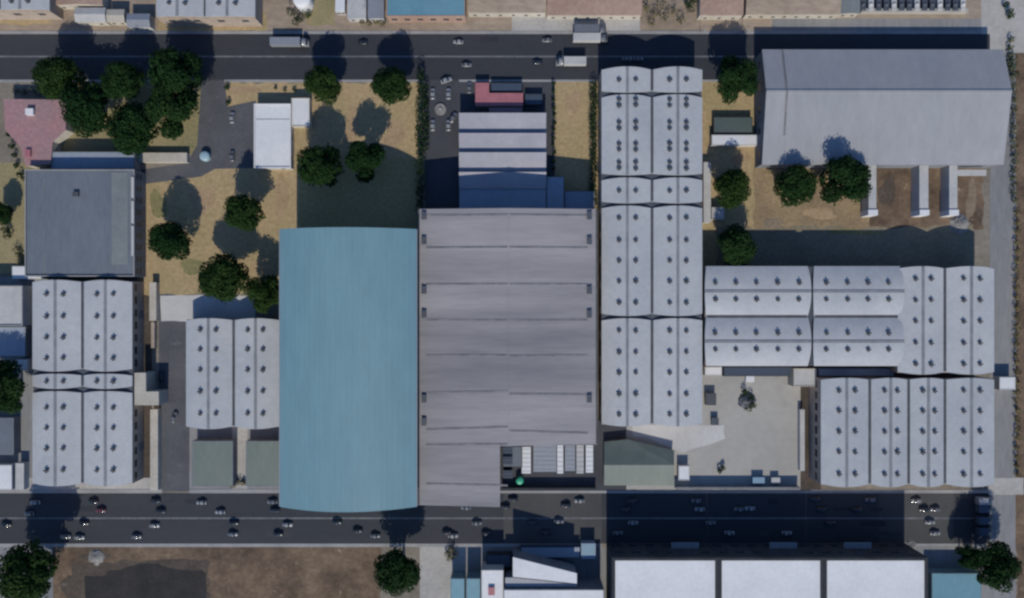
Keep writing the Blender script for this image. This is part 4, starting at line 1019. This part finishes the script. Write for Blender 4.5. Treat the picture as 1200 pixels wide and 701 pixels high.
CARS = [  # lower road, outward lanes from the kerb under the halls: y 587, 597, 613, 625
 (41, 589, 'white', 'white car in the kerb lane beside the corner tree shadow'),
 (34, 602, 'silver', 'silver car in the second lane beside the corner tree shadow'),
 (109, 588, 'dark', 'black car in the kerb lane below the brick vaulted hall'),
 (118, 598, 'red', 'dark red car in second lane below the brick vaulted hall'),
 (182, 587, 'dark', 'black car in the kerb lane below the cream walkway end'),
 (188, 599, 'dark', 'black car in the second lane below the cream walkway end'),
 (236, 589, 'white', 'white car in the kerb lane below the grey-green shed by the drive'),
 (258, 600, 'white', 'white car in second lane below the path between grey-green sheds'),
 (7, 615, 'dark', 'black car in third lane at the picture edge'),
 (98, 613, 'dark', 'black car in third lane just past the corner tree shadow'),
 (77, 629, 'silver', 'silver car at the dirt lot kerb, touching the corner tree shadow'),
 (93, 630, 'white', 'white car at the dirt lot kerb behind the silver one'),
 (181, 616, 'white', 'white car in third lane below the cream walkway end'),
 (160, 629, 'silver', 'silver car alone at the dirt lot kerb above the dug earth'),
 (274, 613, 'dark', 'black car in third lane below the path between grey-green sheds'),
 (273, 626, 'grey', 'grey car in the fourth lane under the black car'),
 (319, 588, 'silver', 'silver car in the kerb lane just before the teal hall'),
 (322, 598, 'dark', 'black car in second lane beside the teal hall corner'),
 (337, 615, 'white', 'white car in third lane below the teal hall corner'),
 (326, 626, 'dark', 'black car in the fourth lane below the teal hall corner'),
 (395, 612, 'dark', 'black car alone in third lane below the middle of teal hall'),
 (419, 622, 'dark', 'black car in the fourth lane near the upright tree shadow'),
 (440, 628, 'silver', 'silver car at the kerb touching the upright tree shadow'),
 (546, 595, 'grey', 'grey car in the kerb lane below the ribbed factory front'),
 (559, 613, 'silver', 'silver car in third lane below the ribbed factory front'),
 (524, 624, 'dark', 'black car in fourth lane above the beige forecourt'),
 (531, 628, 'white', 'white car hugging the kerb above the beige forecourt'),
 (570, 625, 'dark', 'black car in fourth lane at the edge of the shed cluster shadow'),
 (601, 585, 'dark', 'black car in the kerb lane below the green tank'),
 (592, 594, 'dark', 'black car in the second lane at the factory front corner'),
 (663, 592, 'dark', 'black car in the second lane below the narrower grey container block'),
 (679, 587, 'white', 'white car in the kerb lane below the cream white trailer'),
 (625, 612, 'dark', 'black car in third lane below the wide grey container block'),
 (655, 611, 'grey', 'grey car in third lane just ahead of the black one'),
 (640, 624, 'dark', 'black car in the fourth lane above the long blue slab'),
 (741, 587, 'dark', 'black car in kerb lane below the dark grey-green gabled shed'),
 (733, 597, 'dark', 'black car in second lane below the dark grey-green gabled shed'),
 (742, 613, 'white', 'white car in third lane where the depot shadow begins'),
 (724, 625, 'silver', 'silver car in fourth lane where the depot shadow begins'),
 (816, 587, 'silver', 'silver car in the kerb lane below the concrete yard wall'),
 (820, 597, 'white', 'white car in second lane below the concrete yard wall'),
 (866, 597, 'silver', 'rear silver car of a close pair below the yard'),
 (879, 596, 'white', 'white car leading the close pair below the yard'),
 (833, 613, 'silver', 'silver car in third lane between the first and middle depot blocks'),
 (855, 625, 'white', 'white car in the fourth lane above the middle depot block'),
 (922, 625, 'white', 'white car in fourth lane at the far end of the middle depot block'),
 (955, 585, 'dark', 'black car in the kerb lane below the brown strip by four vaults'),
 (963, 597, 'dark', 'black car in second lane below the corner of four vaults'),
 (1004, 597, 'dark', 'black car in second lane below the first valley of four vaults'),
 (1020, 586, 'grey', 'grey car in the kerb lane below the first valley of four vaults'),
 (973, 613, 'dark', 'black car in third lane deep in the depot shadow'),
 (1074, 587, 'white', 'white car in the kerb lane on the sunlit patch near the lane'),
 (1083, 597, 'dark', 'black car in the second lane on the sunlit patch near the lane'),
 (1096, 597, 'silver', 'silver car in the second lane ahead of the black one near the lane'),
 (1090, 612, 'white', 'white car in third lane on the sunlit patch near the lane'),
 (1096, 625, 'white', 'white car in fourth lane on the sunlit patch near the lane'),
]
for x, y, c, lab in CARS: car(x, y, c, lab, 0 if y > 607 else 180)
for x, y, c, lab, rot in (
 (425, 50, 'dark', 'black car in the far lane of upper road between two tree shadows', 180),
 (537, 49, 'white', 'white car in far lane of the upper road above the parking lot', 180),
 (547, 76, 'silver', 'silver car in the near lane of upper road above the red roof', 0),
 (641, 47, 'silver', 'silver car in far lane of upper road behind the white truck', 180),
 (630, 73, 'dark', 'black car in the near lane of upper road behind the container truck', 0),
 (735, 69, 'grey', 'grey car in the five-section building shadow on upper road, nearer the trucks', 0),
 (748, 69, 'silver', 'silver car in the five-section building shadow on the upper road, ahead of the grey', 0)):
    car(x, y, c, lab, rot, group='cars on the upper road')
for x, y, c, lab, rot in (
 (507, 110, 'white', 'white parked car by the hedge on the road side of the round basin', 90),
 (525.5, 110, 'white', 'white parked car by the red roof on the road side of the round basin', 90),
 (507, 147, 'white', 'white parked car by the hedge on the factory side of the round basin', 90),
 (525.5, 147, 'white', 'white parked car by the sawtooth on the factory side of the round basin', 90),
 (550, 103, 'silver', 'silver car parked beside the red roof end', 90),
 (531, 138, 'silver', 'silver car parked at the corner of the sawtooth workshop', 60),
 (523, 94, 'white', 'white car turning into the parking lot from the upper road', 20),
 (272, 138, 'white', 'white car parked in the driveway near the road, beside the white house', 90),
 (272, 183, 'silver', 'silver car parked in the driveway beside the round tank', 90),
 (189, 441, 'dark', 'black car parked in the drive by the cream stair tower', 90),
 (204, 489, 'silver', 'silver car parked in the drive beside the short vaults', 70)):
    car(x, y, c, lab, rot, 1.12, 'parked cars in the yards')

def truck(px, py, L, col, cab, label, rot=0, group='trucks', flatbed=False):
    c = W(px, py, 2); root = thing('truck', label, 'truck', (c.x, c.y, Z4), group)
    def part(nm, m, mat, loc=None):
        o = bpy.data.objects.new(nm, m.mesh(nm, mat)); COL.objects.link(o); o.parent = root
        if loc: o.location = loc
    l0 = -L / 2; l1 = L / 2 - 3.0
    b = MB(); b.box(l0, l1, -1.3, 1.3, 1.1, 3.6)
    for k in range(7):
        xx = l0 + (l1 - l0) * (k + .5) / 7; b.box(xx - .05, xx + .05, -1.25, 1.25, 3.603, 3.66)
    part('cargo_box', b, col)
    m = MB(); m.box(l0 + .3, L / 2 - .6, -.5, .5, .7, 1.097); part('chassis', m, 'dark_metal')
    part('cab', loft([(l1 + .4, ring(1.2, .6, 2.9)), (l1 + 1.8, ring(1.22, .5, 2.9)), (l1 + 2.4, ring(1.2, .5, 2.0)), (l1 + 2.9, ring(1.12, .5, 1.3))]), cab)
    m = MB(); m.add([(l1 + 1.87, -1.0, 2.82), (l1 + 2.46, -1.0, 1.98), (l1 + 2.46, 1.0, 1.98), (l1 + 1.87, 1.0, 2.82)], [(0, 1, 2, 3)]); part('windscreen', m, 'glass')
    w = MB(); w.wheel(0, 0, 0, .5, .35)
    me = w.mesh('truck_wheel', 'tyre')
    for x in (l0 + 1.0, l0 + 2.3, l1 - .6, l1 + 1.6):
        for y in (-1.1, 1.1):
            o = bpy.data.objects.new('wheel', me); COL.objects.link(o); o.parent = root; o.location = (x, y, .5)
    root.rotation_euler = (0, 0, R(rot)); root.scale = (1.15, 1.3, 1.1)
truck(340, 50, 14.5, 'steel', 'car_white', 'long grey lorry with white cab in far lane of the upper road', 0)
truck(692, 45, 13.5, 'off_white', 'car_silver', 'white box lorry at the far kerb above the five-section building', 0)
truck(692, 35, 12.5, 'car_grey', 'car_grey', 'grey box lorry parked on the far pavement beside the white one', 0)
truck(669, 72.5, 11.5, 'off_white', 'car_white', 'shorter white container truck in near lane above the tan strip', 180)
for i, (y, cc, lab) in enumerate(((587, 'steel', 'pale grey lorry nearest the four vaults at the lower road end'), (595, 'navy', 'topmost dark lorry of three at the lower road end'),
                              (609, 'navy', 'middle dark lorry of three at the lower road end'), (622, 'navy', 'dark lorry nearest the lane corner tree'))):
    truck(1154, y, 6.6, cc, 'car_dark' if i else 'car_silver', lab, 0)

# street lamps along the roads
def lamp(px, py, side, label):
    c = W(px, py, 0); root = thing('street_lamp', label, 'street lamp', (c.x, c.y, 0), 'street lamps')
    MB().tube((c.x, c.y, 0), (c.x, c.y, 8), .12, .07, 8).build('pole', 'steel', root)
    MB().tube((c.x, c.y, 7.95), (c.x, c.y + side * 2.2, 8.5), .06, .05, 6).build('arm', 'steel', root)
    m = MB(); m.box(c.x - .18, c.x + .18, c.y + side * 2.0, c.y + side * 2.9, 8.42, 8.58); m.build('lamp_head', 'off_white', root)
lamp(870, 38, -1, 'slim street lamp at the far kerb above the garden tree')
lamp(820, 38, -1, 'slim street lamp at the far kerb above the five-section building')
lamp(430, 14, -1, 'slim post between the two grey sheds beyond the upper road')

# ------------------------------------------------------------------ light, sky, camera
w = bpy.data.worlds.new('World'); SC.world = w; w.use_nodes = True
nt = w.node_tree; bg = nt.nodes['Background']
sky = nt.nodes.new('ShaderNodeTexSky'); sky.sky_type = 'NISHITA'; sky.sun_disc = False
sky.sun_elevation = R(ELEV); sky.sun_rotation = R(180); sky.air_density = 1.0; sky.dust_density = 0.3; sky.ozone_density = 5.0
nt.links.new(mix(nt, 1.0, sky.outputs['Color'], (0.86, 0.97, 1.12), 'MULTIPLY'), bg.inputs['Color']); bg.inputs['Strength'].default_value = 0.12
sl = bpy.data.lights.new('sun', 'SUN'); sl.energy = 3.9; sl.angle = R(0.5); sl.color = (1.0, 0.94, 0.825)
so = bpy.data.objects.new('sun', sl); COL.objects.link(so); so.rotation_euler = (R(90 - ELEV), 0, 0); so.location = (0, -300, 250)
cd = bpy.data.cameras.new('camera'); cd.sensor_width = 36; cd.lens = 36 * HC / (1200 * S); cd.clip_end = 8000; cd.clip_start = 1
co = bpy.data.objects.new('camera', cd); COL.objects.link(co); co.location = (0, 0, HC); SC.camera = co
for o in bpy.data.objects:
    if '_b' in o: del o['_b']
SC.view_settings.view_transform = 'Standard'; SC.view_settings.look = 'None'; SC.view_settings.gamma = 1.0; SC.view_settings.exposure = -0.17
SC.render.engine = 'CYCLES'
SC.cycles.max_bounces = 5
SC.cycles.filter_width = 2.5
